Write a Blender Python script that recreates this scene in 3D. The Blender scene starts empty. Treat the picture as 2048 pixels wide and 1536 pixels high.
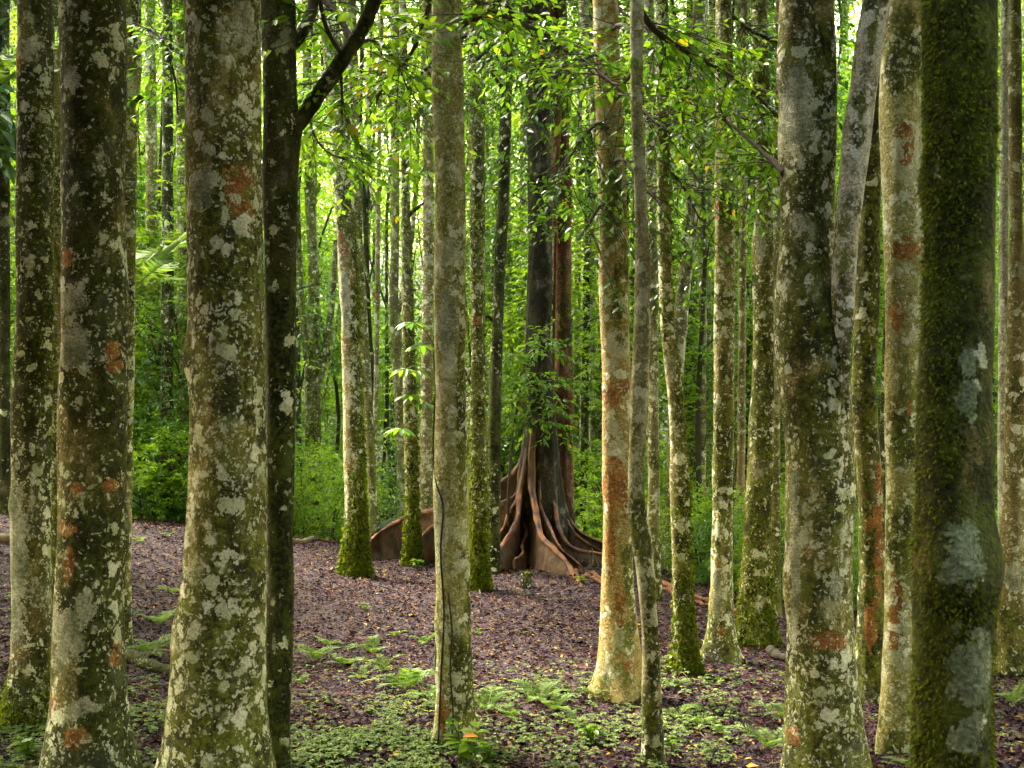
import bpy, math, random
import numpy as np
from mathutils import Matrix, Vector
PI = math.pi
rs = np.random.RandomState(7)
random.seed(7)
sc = bpy.context.scene
C = sc.collection

# ------------------------------------------------------------------ camera, sky, sun, exposure
CAMZ, FPX, CX, CY = 2.4, 2700.0, 1024.0, 768.0      # focal length in pixels of the 2048 wide photograph
cam = bpy.data.cameras.new('camera'); cam_o = bpy.data.objects.new('camera', cam); C.objects.link(cam_o)
cam.sensor_width = 36.0; cam.lens = 36.0 * FPX / 2048.0
cam.clip_start = 0.1; cam.clip_end = 2000
cam_o.location = (0, 0, CAMZ); cam_o.rotation_euler = (PI / 2, 0, 0)
cam.dof.use_dof = True; cam.dof.focus_distance = 13.0; cam.dof.aperture_fstop = 5.6
sc.camera = cam_o

SUN_DIR = Vector((-0.42, 0.36, 0.83)).normalized()     # towards the sun: beyond the trees, to the left
elev = math.asin(SUN_DIR.z); azim = math.atan2(SUN_DIR.x, SUN_DIR.y)
w = bpy.data.worlds.new('World'); sc.world = w; w.use_nodes = True
nt = w.node_tree; nt.nodes.clear()
sky = nt.nodes.new('ShaderNodeTexSky'); sky.sky_type = 'NISHITA'; sky.sun_disc = False
sky.sun_elevation = elev; sky.sun_rotation = azim
sky.air_density = 3.0; sky.dust_density = 3.2; sky.ozone_density = 0.0
bg = nt.nodes.new('ShaderNodeBackground'); bg.inputs['Strength'].default_value = 0.15
wo = nt.nodes.new('ShaderNodeOutputWorld')
nt.links.new(sky.outputs[0], bg.inputs[0]); nt.links.new(bg.outputs[0], wo.inputs[0])
sun = bpy.data.lights.new('sun', 'SUN'); sun.energy = 1.5; sun.angle = math.radians(12); sun.color = (1.0, 0.96, 0.88)
sun_o = bpy.data.objects.new('sun', sun); C.objects.link(sun_o)
sun_o.rotation_euler = SUN_DIR.to_track_quat('Z', 'Y').to_euler()
vs = sc.view_settings
vs.view_transform = 'Standard'; vs.look = 'None'; vs.gamma = 1.0; vs.use_curve_mapping = False
vs.exposure = 3.6
cy = sc.cycles
cy.use_denoising = True; cy.max_bounces = 5; cy.diffuse_bounces = 4; cy.glossy_bounces = 2
cy.transmission_bounces = 5; cy.transparent_max_bounces = 4
cy.caustics_reflective = False; cy.caustics_refractive = False
cy.sample_clamp_indirect = 4.0
cy.use_light_tree = False; cy.use_adaptive_sampling = True; cy.adaptive_threshold = 0.03

# ------------------------------------------------------------------ node helpers
class NT:
    def __init__(s, name):
        m = bpy.data.materials.new(name); m.use_nodes = True
        s.m = m; s.t = m.node_tree; s.t.nodes.clear()
        s.out = s.t.nodes.new('ShaderNodeOutputMaterial')
    def put(s, sock, v):
        if isinstance(v, bpy.types.NodeSocket): s.t.links.new(v, sock)
        elif isinstance(v, (tuple, list)):
            sock.default_value = tuple(v) + ((1.0,) if len(v) == 3 and sock.type == 'RGBA' else ())
        else: sock.default_value = v
    def node(s, typ, ins=(), **props):
        n = s.t.nodes.new(typ)
        for k, v in props.items(): setattr(n, k, v)
        for k, v in (ins.items() if isinstance(ins, dict) else enumerate(ins)): s.put(n.inputs[k], v)
        return n
    def math(s, op, a, b=0.0, c=None, clamp=False):
        ins = [a, b] + ([c] if c is not None else [])
        return s.node('ShaderNodeMath', ins, operation=op, use_clamp=clamp).outputs[0]
    def vmath(s, op, a, b=(0, 0, 0)):
        return s.node('ShaderNodeVectorMath', [a, b], operation=op).outputs[0]
    def vscale(s, a, f):
        n = s.t.nodes.new('ShaderNodeVectorMath'); n.operation = 'SCALE'
        s.put(n.inputs[0], a); s.put(n.inputs['Scale'], f); return n.outputs[0]
    def noise(s, vec, scale, detail=3.0, rough=0.55, distort=0.0, color=False):
        n = s.node('ShaderNodeTexNoise', {'Vector': vec, 'Scale': scale, 'Detail': detail, 'Roughness': rough, 'Distortion': distort})
        return n.outputs['Color' if color else 'Fac']
    def vor(s, vec, scale, rand=1.0):
        n = s.node('ShaderNodeTexVoronoi', {'Vector': vec, 'Scale': scale, 'Randomness': rand})
        return n.outputs['Distance'], n.outputs['Color']
    def sm(s, v, lo, hi, a=0.0, b=1.0):
        n = s.node('ShaderNodeMapRange', {'Value': v, 'From Min': lo, 'From Max': hi, 'To Min': a, 'To Max': b}, interpolation_type='SMOOTHSTEP')
        return n.outputs[0]
    def mix(s, f, a, b, mode='MIX'):
        n = s.t.nodes.new('ShaderNodeMix'); n.data_type = 'RGBA'; n.blend_type = mode
        s.put(n.inputs[0], f); s.put(n.inputs[6], a); s.put(n.inputs[7], b); return n.outputs[2]
    def sep(s, c):
        return s.node('ShaderNodeSeparateColor', [c]).outputs
    def attr(s, name):
        return s.node('ShaderNodeAttribute', attribute_name=name).outputs['Fac']
    def ramp(s, f, stops):
        n = s.t.nodes.new('ShaderNodeValToRGB'); s.put(n.inputs[0], f)
        el = n.color_ramp.elements
        while len(el) < len(stops): el.new(0.5)
        for e, (p, c) in zip(el, stops): e.position = p; e.color = tuple(c) + (1.0,)
        return n.outputs[0]
    def bsdf(s, col, rough=0.85, spec=0.25, height=None, bump=0.5, dist=0.01, **kw):
        ins = {'Base Color': col, 'Roughness': rough, 'Specular IOR Level': spec}
        if height is not None:
            ins['Normal'] = s.node('ShaderNodeBump', {'Strength': bump, 'Distance': dist, 'Height': height}).outputs[0]
        ins.update(kw)
        return s.node('ShaderNodeBsdfPrincipled', ins).outputs[0]
    def done(s, sh):
        s.t.links.new(sh, s.out.inputs['Surface']); return s.m

def bark(name, a=(.24, .185, .095), b=(.115, .080, .042), moss=0.0, lichen=0.0, peel=0.0, speck=0.8, yellow=0.0,
         lc=((.86, .82, .62), (.48, .51, .27)), mossc=((.007, .010, .002), (.145, .170, .012)), wrinkle=0.5, film=.75, pc2=((.17, .19, .10), (.46, .44, .31))):
    """grown bark: brown ground, wrinkles, lichen scabs in three sizes, moss, peeled patches, crustose specks"""
    s = NT(name)
    tc = s.node('ShaderNodeTexCoord').outputs['Object']
    r = s.node('ShaderNodeObjectInfo').outputs['Random']
    off = s.node('ShaderNodeCombineXYZ', [s.math('MULTIPLY', r, 37.), s.math('MULTIPLY', r, 53.), s.math('MULTIPLY', r, 91.)]).outputs[0]
    P = s.vmath('ADD', tc, off)
    wn = s.vmath('SUBTRACT', s.noise(P, 11., 3., .65, color=True), (.5, .5, .5))
    Pw = s.vmath('ADD', P, s.vscale(wn, .16))
    Pz = s.vmath('MULTIPLY', P, (1, 1, .6))
    nb = s.node('ShaderNodeTexNoise', {'Vector': Pz, 'Scale': 1.9, 'Detail': 4., 'Roughness': .62})
    nm = s.node('ShaderNodeTexNoise', {'Vector': Pz, 'Scale': 7.5, 'Detail': 4., 'Roughness': .68})
    big, mid = nb.outputs['Fac'], nm.outputs['Fac']
    bc = s.sep(nb.outputs['Color']); mc = s.sep(nm.outputs['Color'])
    big2, big3, mid2, mid3 = bc[1], bc[2], mc[1], mc[2]
    fine = s.noise(P, 70., 2., .65)
    wr = s.noise(s.vmath('MULTIPLY', Pw, (7., 7., 75.)), 1.0, 2., .6)
    col = s.mix(s.sm(mid, .36, .64), a, b)
    col = s.mix(s.sm(mid2, .50, .66, 0, .7), col, tuple(.6 * x + .4 * y for x, y in zip(a, (.36, .31, .25))))
    col = s.mix(s.sm(big2, .47, .68), col, tuple(x * .6 for x in b))
    col = s.mix(s.sm(s.math('ADD', big3, s.math('MULTIPLY', mid3, .5)), .52, .80, min(.15, film * .3), film), col, tuple(.5 * x + .5 * y for x, y in zip(a, (.20, .215, .03))))
    if yellow > 0: col = s.mix(s.sm(big3, .42, .6, 0, yellow), col, (.36, .24, .07))
    grain = s.math('MULTIPLY', s.sm(wr, .25, .7, 1.0 - wrinkle * .6, 1.2), s.sm(fine, .22, .78, .5, 1.5))
    gc = s.node('ShaderNodeCombineColor', [grain, grain, grain]).outputs[0]
    col = s.mix(1.0, col, gc, 'MULTIPLY')
    am, ap, al = s.attr('moss'), s.attr('peel'), s.attr('pale')
    rag = s.math('ADD', s.math('MULTIPLY', s.math('SUBTRACT', fine, .5), .35), s.math('MULTIPLY', s.math('SUBTRACT', mid3, .5), .8))
    rl = s.math('MULTIPLY_ADD', s.math('FRACT', s.math('MULTIPLY', r, 17.3)), .22, lichen - .12)
    rm = s.math('MULTIPLY_ADD', s.math('FRACT', s.math('MULTIPLY', r, 41.7)), .12, moss - .06)
    gate = s.math('ADD', s.math('ADD', s.math('MULTIPLY_ADD', big3, 1.15, -.07), s.math('MULTIPLY', al, .35)), rl)
    for k, (scl, lo, hi, th) in enumerate(((5.0, .12, .68, .45), (12., .08, .64, .42), (32., .06, .55, .37))):
        d, c = s.vor(Pw, scl)
        sc_ = s.sep(c)
        e = s.math('SUBTRACT', s.math('ADD', s.math('MULTIPLY_ADD', sc_[0], hi - lo, lo), rag), d)
        g = s.sm(s.math('ADD', gate, s.math('MULTIPLY', s.math('SUBTRACT', sc_[1], .5), .45)), th + .08, th + .13)
        mk = s.math('MULTIPLY', s.sm(e, .0, .07), g)
        lcol = s.mix(sc_[2], lc[0], lc[1])
        if k == 0: lcol = s.mix(.45, lcol, tuple(.8 * x for x in a))
        lcol = s.mix(s.sm(fine, .42, .68, 0, .55), lcol, (.17, .155, .10))
        if k == 2: mk3, col3 = mk, lcol
        else: col = s.mix(s.math('MULTIPLY', mk, .9), col, lcol)
        if k == 1: mk2, col2 = mk, lcol
    # peeled bark: hard ragged edge, rust to tan under-bark
    nz = s.node('ShaderNodeTexNoise', {'Vector': Pw, 'Scale': 9.0, 'Detail': 5., 'Roughness': .65})
    pn = s.sep(nz.outputs['Color'])
    pe = s.math('MULTIPLY', s.math('SUBTRACT', pn[0], .5), 4.4)
    pm = s.math('MAXIMUM', s.sm(s.math('ADD', s.math('ADD', big, s.math('MULTIPLY', pe, .08)), peel), .735, .745),
                s.sm(s.math('ADD', ap, s.math('MULTIPLY', pe, s.sm(ap, .02, .5))), .48, .53))
    pc = s.ramp(s.math('ADD', s.math('MULTIPLY', pn[1], .6), s.math('MULTIPLY', mid, .4)), [(.30, (.085, .036, .014)), (.48, (.27, .115, .030)), (.60, (.36, .18, .05)), (.75, (.36, .25, .10))])
    pc = s.mix(1.0, pc, gc, 'MULTIPLY')
    # moss
    mf = s.noise(P, 34., 3., .7)
    mv = s.math('ADD', s.math('MULTIPLY', big, .62), s.math('MULTIPLY', mid, .62))
    mv = s.math('ADD', s.math('ADD', mv, s.math('MULTIPLY', am, .26)), s.math('MULTIPLY', s.math('SUBTRACT', mf, .5), .5))
    mm = s.sm(s.math('ADD', mv, rm), .62, .74)
    mcol = s.mix(s.sm(s.math('ADD', mf, s.math('MULTIPLY', s.math('SUBTRACT', mid2, .5), .9)), .34, .72), mossc[0], mossc[1])
    col = s.mix(s.math('MULTIPLY', mm, .90), col, mcol)
    col = s.mix(pm, col, pc)
    col = s.mix(s.math('MULTIPLY', s.math('MULTIPLY', mk2, .9), s.sm(big2, .42, .46)), col, col2)
    col = s.mix(s.math('MULTIPLY', mk3, speck), col, col3)
    pal = s.sm(s.math('ADD', al, s.math('MULTIPLY', s.sm(al, .02, .5), s.math('ADD', s.math('MULTIPLY', s.math('SUBTRACT', pn[2], .5), 2.6), s.math('MULTIPLY', s.math('SUBTRACT', fine, .5), .6)))), .55, .62)
    palc = s.mix(s.sm(mid, .38, .62), pc2[0], pc2[1])
    palc = s.mix(s.sm(mf, .55, .7, 0, .6), palc, (.10, .10, .05))
    col = s.mix(s.math('MULTIPLY', pal, .9), col, s.mix(1.0, palc, gc, 'MULTIPLY'))
    h = s.math('ADD', s.math('MULTIPLY', wr, .4), s.math('ADD', s.math('MULTIPLY', fine, .5), s.math('MULTIPLY', mf, 1.0)))
    return s.done(s.bsdf(col, .88, .2, h, .8, .016))

def leafmat(name, stops, trans=0.45, rough=0.38, spec=0.45, warm=(1.08, 1.18, .45), odd=None):
    s = NT(name)
    isl = s.node('ShaderNodeNewGeometry').outputs['Random Per Island']
    orn = s.node('ShaderNodeObjectInfo').outputs['Random']
    f = s.math('FRACT', s.math('ADD', isl, s.math('MULTIPLY', orn, 3.7)))
    col = s.ramp(f, stops)
    if odd: col = s.mix(s.sm(f, odd[0] - .003, odd[0]), col, odd[1])
    tr = s.mix(1.0, col, tuple(warm), 'MULTIPLY')
    p = s.bsdf(col, rough, spec)
    t = s.node('ShaderNodeBsdfTranslucent', {'Color': tr}).outputs[0]
    return s.done(s.node('ShaderNodeMixShader', [trans, p, t]).outputs[0])

def simple(name, ca, cb, scale=12., rough=.85, bump=.5, dist=.01, stretch=(1, 1, 1)):
    s = NT(name)
    P = s.vmath('MULTIPLY', s.node('ShaderNodeTexCoord').outputs['Object'], stretch)
    n = s.noise(P, scale, 5., .65)
    col = s.mix(s.sm(n, .32, .68), ca, cb)
    return s.done(s.bsdf(col, rough, .25, s.noise(P, scale * 3, 4., .65), bump, dist))

M = {}
M['pale'] = bark('bark_pale', lichen=.11, moss=.02, a=(.44, .37, .16), b=(.24, .185, .075), film=.9)
M['blotch'] = bark('bark_blotched', lichen=.17, moss=.11, a=(.38, .285, .125), b=(.16, .11, .045))
M['dark'] = bark('bark_dark', mossc=((.004, .006, .001), (.06, .075, .007)), a=(.035, .026, .016), b=(.012, .009, .006), lichen=-.12, moss=.08, speck=.5, film=.3)
M['mossy'] = bark('bark_mossy', lichen=.05, moss=.14, a=(.22, .16, .075), b=(.085, .056, .028))
M['cream'] = bark('bark_cream', lichen=.15, moss=-.04, a=(.52, .45, .27), b=(.22, .17, .085), film=.5)
M['mossdark'] = bark('bark_moss_dark', lichen=.02, moss=.17, a=(.22, .15, .07), b=(.075, .05, .025), mossc=((.006, .008, .002), (.075, .095, .009)))
M['furry'] = bark('bark_furry', lichen=-.2, moss=.14, speck=.1, mossc=((.012, .014, .003), (.085, .11, .008)), a=(.16, .085, .045), b=(.07, .04, .022), pc2=((.10, .13, .06), (.30, .32, .18)))
M['grey'] = bark('bark_grey', a=(.46, .41, .30), b=(.24, .19, .12), lichen=.16, moss=-.03, film=.4)
M['tan'] = bark('bark_tan', a=(.38, .27, .12), b=(.27, .17, .07), lichen=-.03, moss=-.09, peel=.0, yellow=.6, speck=.45)
M['white'] = bark('bark_white', a=(.58, .54, .42), b=(.16, .12, .07), lichen=.17, moss=-.01, film=.15, lc=((.80, .78, .68), (.60, .60, .48)))
M['brown'] = bark('bark_brown', a=(.22, .14, .075), b=(.10, .055, .03), lichen=.0, moss=.03, peel=.05, speck=.7)
M['far'] = bark('bark_far', a=(.19, .15, .09), b=(.075, .056, .036), lichen=.04, moss=.03, speck=.7)
M['figgreen'] = bark('bark_fig_shaded', mossc=((.003, .004, .001), (.03, .038, .005)), a=(.026, .017, .009), b=(.012, .008, .005), lichen=-.4, moss=-.02, speck=.1, film=.05)  # near black: shade on the fig is put into its bark colour
M['figred'] = bark('bark_fig_red', a=(.12, .038, .018), b=(.05, .017, .010), lichen=-.4, moss=-.06, speck=.1, film=0)

s = NT('fig_root_bark')
P = s.node('ShaderNodeTexCoord').outputs['Object']
cr = s.attr('crest')
n1 = s.noise(s.vmath('MULTIPLY', P, (1, 1, .35)), 9., 5., .65)
col = s.mix(s.sm(n1, .33, .68), (.026, .012, .005), (.14, .068, .022))
col = s.mix(s.sm(s.noise(P, 5., 5., .7), .52, .64, 0, .5), col, (.07, .055, .017))
col = s.mix(s.sm(s.noise(P, 30., 3., .7), .60, .68, 0, .6), col, (.17, .135, .06))
ccol = s.mix(s.sm(s.noise(P, 6., 3.), .4, .6), (.085, .032, .020), (.26, .105, .034))
col = s.mix(s.sm(s.math('ADD', cr, s.math('MULTIPLY', s.math('SUBTRACT', s.noise(P, 18., 3.), .5), .35)), .45, .75), col, ccol)
M['root'] = s.done(s.bsdf(col, .7, .35, s.noise(s.vmath('MULTIPLY', P, (1, 1, .4)), 24., 4., .65), .7, .02))
M['thinroot'] = simple('surface_root_bark', (.25, .10, .035), (.10, .045, .022), 18.)

s = NT('leaf_litter_soil')
P = s.node('ShaderNodeTexCoord').outputs['Object']
d, c = s.vor(s.vmath('ADD', P, s.vscale(s.noise(P, 20., 2., color=True), .08)), 24.)
c0 = s.sep(c)[0]
col = s.ramp(c0, [(.0, (.020, .012, .013)), (.45, (.036, .017, .022)), (.75, (.06, .028, .028)), (.97, (.13, .07, .03))])
col = s.mix(s.sm(s.noise(P, 1.1, 4.), .45, .7, 0, .5), col, (.03, .02, .016))
M['soil'] = s.done(s.bsdf(col, .75, .3, s.math('SUBTRACT', c0, d), .8, .03))

G = lambda *l: [(p, c) for p, c in l]
M['leaf_far'] = leafmat('leaf_far', G((0, (.022, .06, .006)), (.35, (.05, .115, .008)), (.7, (.11, .19, .012)), (1, (.20, .27, .02))), .5, .4, .4)
M['leaf_sunlit_lime'] = leafmat('leaf_sunlit_lime', G((0, (.07, .15, .008)), (.5, (.17, .28, .012)), (1, (.29, .38, .02))), .6, .4, .4)  # brighter leaf tone: sun glow of the clearing put into the colour
M['leaf_mid'] = leafmat('leaf_mid', G((0, (.022, .065, .010)), (.5, (.065, .15, .014)), (.9, (.13, .23, .025)), (1, (.2, .28, .05))), .5, .33, .5)
M['leaf_near'] = leafmat('leaf_near', G((0, (.06, .15, .015)), (.5, (.14, .26, .018)), (.9, (.23, .34, .025))), .58, .33, .5, odd=(.988, (.50, .33, .02)))
M['leaf_canopy'] = leafmat('leaf_canopy', G((0, (.03, .07, .012)), (1, (.075, .13, .02))), .35, .45, .3)
M['fern'] = leafmat('fern_green', G((0, (.11, .20, .035)), (.6, (.19, .29, .07)), (1, (.30, .36, .08))), .45, .5, .3)
M['clover'] = leafmat('ground_cover_green', G((0, (.06, .10, .025)), (.6, (.12, .18, .045)), (.93, (.24, .29, .07)), (1, (.24, .28, .06))), .3, .6, .15)
M['litter'] = leafmat('dead_leaf', G((0, (.006, .002, .004)), (.30, (.015, .005, .008)), (.55, (.032, .010, .016)), (.82, (.060, .020, .023)), (.91, (.11, .05, .035)), (.96, (.30, .165, .05)), (1, (.50, .34, .05))), .08, .75, .07, warm=(1, .9, .6))
M['moss'] = leafmat('moss_tuft', G((0, (.035, .048, .005)), (.4, (.12, .16, .008)), (.85, (.25, .29, .015)), (1, (.24, .18, .04))), .4, .8, .1)
M['twig'] = simple('twig_bark', (.07, .05, .032), (.03, .022, .016), 25.)
M['greentwig'] = simple('mossy_twig', (.05, .045, .02), (.035, .028, .016), 14.)
M['stem'] = simple('green_stem', (.10, .13, .035), (.06, .07, .025), 25.)
M['log'] = simple('log_bark', (.22, .16, .085), (.10, .07, .035), 9., stretch=(.3, 1, 1))
M['boulder'] = simple('mossy_rock', (.018, .03, .012), (.055, .07, .02), 13., .9, 1.0, .07)
M['cavity'] = simple('dark_wood', (.02, .013, .010), (.035, .022, .014), 9.)

# ------------------------------------------------------------------ mesh helpers
def build(name, V, F, mat, parent=None, smooth=True, attrs=None, kind=None):
    """V (n,3), F (m,k) with one k, or a list of such arrays -> one mesh object"""
    me = bpy.data.meshes.new(name)
    fill(me, V, F, smooth, attrs); me.materials.append(M[mat])
    o = bpy.data.objects.new(name, me); C.objects.link(o)
    if parent: o.parent = parent
    if kind: o['kind'] = kind
    return o
def fill(me, V, F, smooth=True, attrs=None):
    Fs = F if isinstance(F, list) else [F]
    V = np.asarray(V, np.float32)
    loops = np.concatenate([np.asarray(f, np.int32).ravel() for f in Fs])
    tot = np.concatenate([np.full(len(f), np.asarray(f).shape[1], np.int32) for f in Fs])
    st = np.concatenate([[0], np.cumsum(tot)[:-1]]).astype(np.int32)
    me.vertices.add(len(V)); me.vertices.foreach_set('co', V.ravel())
    me.loops.add(len(loops)); me.loops.foreach_set('vertex_index', loops)
    me.polygons.add(len(tot)); me.polygons.foreach_set('loop_start', st); me.polygons.foreach_set('loop_total', tot)
    if smooth: me.polygons.foreach_set('use_smooth', np.ones(len(tot), bool))
    for k, v in (attrs or {}).items():
        a = me.attributes.new(k, 'FLOAT', 'POINT'); a.data.foreach_set('value', np.asarray(v, np.float32))
    me.update(calc_edges=True); me.validate()
def thing(name, label, cat, loc=(0, 0, 0), group=None, rz=0.0):
    o = bpy.data.objects.new(name, None); C.objects.link(o)
    o.empty_display_size = .2
    o.location = loc; o.rotation_euler = (0, 0, rz)
    return tag(o, label, cat, group)
def tag(o, label, cat, group=None):
    o['label'] = label; o['category'] = cat
    if group: o['group'] = group
    return o
def child(proto, parent, loc=(0, 0, 0), rz=0.0, scale=1.0):
    c = proto.copy(); C.objects.link(c); c.parent = parent
    c.location = loc; c.rotation_euler = (0, 0, rz)
    c.scale = (scale,) * 3 if not isinstance(scale, tuple) else scale
    return c
class Lump:
    def __init__(s): s.V = []; s.F = []; s.n = 0; s.A = {}
    def add(s, V, F, **attrs):
        V = np.asarray(V, float); s.V.append(V); s.F.append(np.asarray(F) + s.n); s.n += len(V)
        for k, v in attrs.items(): s.A.setdefault(k, []).append(v)
        return s
    def build(s, name, mat, parent=None, **kw):
        by = {}
        for f in s.F: by.setdefault(f.shape[1], []).append(f)
        return build(name, np.concatenate(s.V), [np.concatenate(v) for v in by.values()], mat, parent,
                     attrs={k: np.concatenate(v) for k, v in s.A.items()}, **kw)
def tube(P, R, nseg=8, cap=True, prof=None):
    """tube along points P (n,3) with radii R; prof(theta array, i) multiplies the radius"""
    P = np.asarray(P, float); R = np.broadcast_to(np.asarray(R, float), (len(P),))
    T = np.gradient(P, axis=0); T /= np.linalg.norm(T, axis=1)[:, None] + 1e-9
    ref = np.where(np.abs(T[:, 2:3]) > .8, np.array([[0., -1, 0]]), np.array([[0., 0, 1]]))
    if abs(T[:, 2]).mean() > .6: ref = np.tile([[0., -1, 0]], (len(P), 1))
    elif abs(T[:, 2]).mean() <= .6: ref = np.tile([[0.05, -.1, 1.]], (len(P), 1))
    A = ref - (ref * T).sum(1)[:, None] * T; A /= np.linalg.norm(A, axis=1)[:, None] + 1e-9
    B = np.cross(T, A)
    th = np.linspace(0, 2 * PI, nseg, endpoint=False)
    k = np.ones((len(P), nseg)) if prof is None else prof(th)
    V = P[:, None] + (R[:, None] * k)[..., None] * (np.cos(th)[None, :, None] * A[:, None] + np.sin(th)[None, :, None] * B[:, None])
    V = V.reshape(-1, 3); n = len(P)
    i = np.arange(n - 1)[:, None] * nseg; j = np.arange(nseg)[None]; j2 = (j + 1) % nseg
    F = np.stack([i + j, i + j2, i + nseg + j2, i + nseg + j], -1).reshape(-1, 4)
    return V, F
def smooth_path(pts, n=24):
    """Catmull-Rom through the points"""
    p = np.asarray(pts, float); p = np.vstack([2 * p[0] - p[1], p, 2 * p[-1] - p[-2]])
    out = []; m = len(p) - 3
    for t in np.linspace(0, m - 1e-6, n):
        i = int(t); u = t - i; a, b, c, d = p[i:i + 4]
        out.append(.5 * (2 * b + (c - a) * u + (2 * a - 5 * b + 4 * c - d) * u * u + (3 * b - a - 3 * c + d) * u ** 3))
    return np.array(out)
def unit(v): return v / (np.linalg.norm(v, axis=-1, keepdims=True) + 1e-9)
def sstep(x, a, b):
    t = np.clip((x - a) / (b - a), 0, 1); return t * t * (3 - 2 * t)

# ------------------------------------------------------------------ terrain
CRX = np.array([-12, -9, -6.5, -4.6, -3.2, -1, .9, 1.5, 2.1, 2.7, 4.2, 6, 12.])
CRY = np.array([17, 17, 17.6, 18.4, 19.2, 20.4, 20.4, 18.6, 16.2, 14.9, 12.8, 12.2, 12])
def ground(x, y):
    x = np.asarray(x, float); y = np.asarray(y, float)
    yc = np.interp(x, CRX, CRY)
    h = .80 * sstep(-x, 1.5, 7.5) * sstep(y, 9, 17.5)
    und = .035 * np.sin(x * 1.3 + .7 * np.sin(y * .9)) * np.cos(y * 1.1 + x * .4) + .02 * np.sin(x * 3.1 + 2) * np.sin(y * 2.7)
    t = y - yc
    drop = np.where(t > 0, .17 * (np.sqrt(t * t + 1.0) - 1.0), 0)
    drop = 2.6 * np.tanh(drop / 2.6)
    rise = .16 * np.maximum(y - 42, 0) ** 1.05
    rise = 30 * np.tanh(rise / 30)
    side = .03 * np.maximum(np.abs(x) - 14, 0)
    return h + und * sstep(y, 2, 6) - drop + rise + 4 * np.tanh(side / 4)
def at(px, row, Y): return np.array([(px - CX) / FPX * Y, Y, CAMZ - (row - CY) / FPX * Y])
def on_ground(px, row, y0=4.0, y1=24.0):
    for Y in np.arange(y0, y1, .02):
        p = at(px, row, Y)
        if p[2] <= ground(p[0], p[1]): return p
    p = at(px, row, y1); p[2] = ground(p[0], p[1]); return p

gx = np.concatenate([-np.geomspace(260, 13, 16), np.linspace(-12, 12, 150), np.geomspace(13, 260, 16)])
gy = np.concatenate([[-60, -30, -12, -4], np.linspace(0, 26, 150), np.geomspace(27, 320, 26)])
GX, GY = np.meshgrid(gx, gy)
gz = ground(GX, GY)
nx = len(gx); I, J = np.meshgrid(np.arange(len(gy) - 1), np.arange(nx - 1), indexing='ij')
q = (I * nx + J).ravel()
g_o = build('ground', np.stack([GX, GY, gz], -1).reshape(-1, 3), np.stack([q, q + 1, q + nx + 1, q + nx], -1), 'soil')
g_o['kind'] = 'structure'; g_o['label'] = 'purple brown forest floor rising to a low crest'; g_o['category'] = 'ground'

# ------------------------------------------------------------------ leaves
def leaves(base, d, nrm, L, W, fine=False, droop=.15, fold=.25):
    """one folded leaf per row of base: d = direction, nrm = rough up side"""
    base = np.asarray(base, float); d = unit(np.asarray(d, float))
    sd = unit(np.cross(d, nrm)); up = np.cross(sd, d)
    L = np.broadcast_to(L, (len(base),))[:, None]; W = np.broadcast_to(W, (len(base),))[:, None]
    n = len(base); b = np.arange(n)[:, None]
    if not fine:
        V = np.stack([base, base + d * L * .45 + sd * W * .5 + up * W * fold, base + d * L - up * L * droop, base + d * L * .45 - sd * W * .5 + up * W * fold], 1)
        F = np.concatenate([b * 4 + [[0, 1, 2]], b * 4 + [[0, 2, 3]]])
    else:
        V = np.stack([base, base + d * L * .28 + sd * W * .42 + up * W * fold, base + d * L * .66 + sd * W * .40 + up * (W * fold - L * droop * .45), base + d * L - up * L * droop,
                      base + d * L * .66 - sd * W * .40 + up * (W * fold - L * droop * .45), base + d * L * .28 - sd * W * .42 + up * W * fold,
                      base + d * L * .30 - up * L * droop * .1, base + d * L * .66 - up * L * droop * .4], 1)
        F = np.concatenate([b * 8 + [[0, 1, 6]], b * 8 + [[0, 6, 5]], b * 8 + [[2, 3, 7]], b * 8 + [[7, 3, 4]]])
        F4 = np.concatenate([b * 8 + [[1, 2, 7, 6]], b * 8 + [[6, 7, 4, 5]]])
        F = np.concatenate([F, F4[:, [0, 1, 2]], F4[:, [0, 2, 3]]])
    return V.reshape(-1, 3), F
def spray_leaves(c, d, tl, k, L, rs, wr=.42, jit=.35):
    """k leaves along each twig (centre c, direction d, length tl): base, dir, normal, length, width arrays"""
    n = len(c); d = unit(d)
    t = (np.arange(k) + .5) / k
    base = c[:, None] + d[:, None] * (t[None, :, None] * tl)
    side = unit(np.cross(d, [[0, 0, 1.]]))
    sg = np.where(np.arange(k) % 2 == 0, 1., -1.)
    ld = d[:, None] * .55 + side[:, None] * sg[None, :, None] * (.95 - .5 * t[None, :, None]) + rs.normal(0, jit, (n, k, 3)) * [1, 1, .7] + [0, 0, -.18]
    nm = np.array([0, 0, 1.]) + rs.normal(0, .38, (n, k, 3))
    LL = L * rs.uniform(.65, 1.25, (n, k))
    return base.reshape(-1, 3), ld.reshape(-1, 3), nm.reshape(-1, 3), LL.ravel(), LL.ravel() * wr * rs.uniform(.85, 1.2, n * k)
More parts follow.
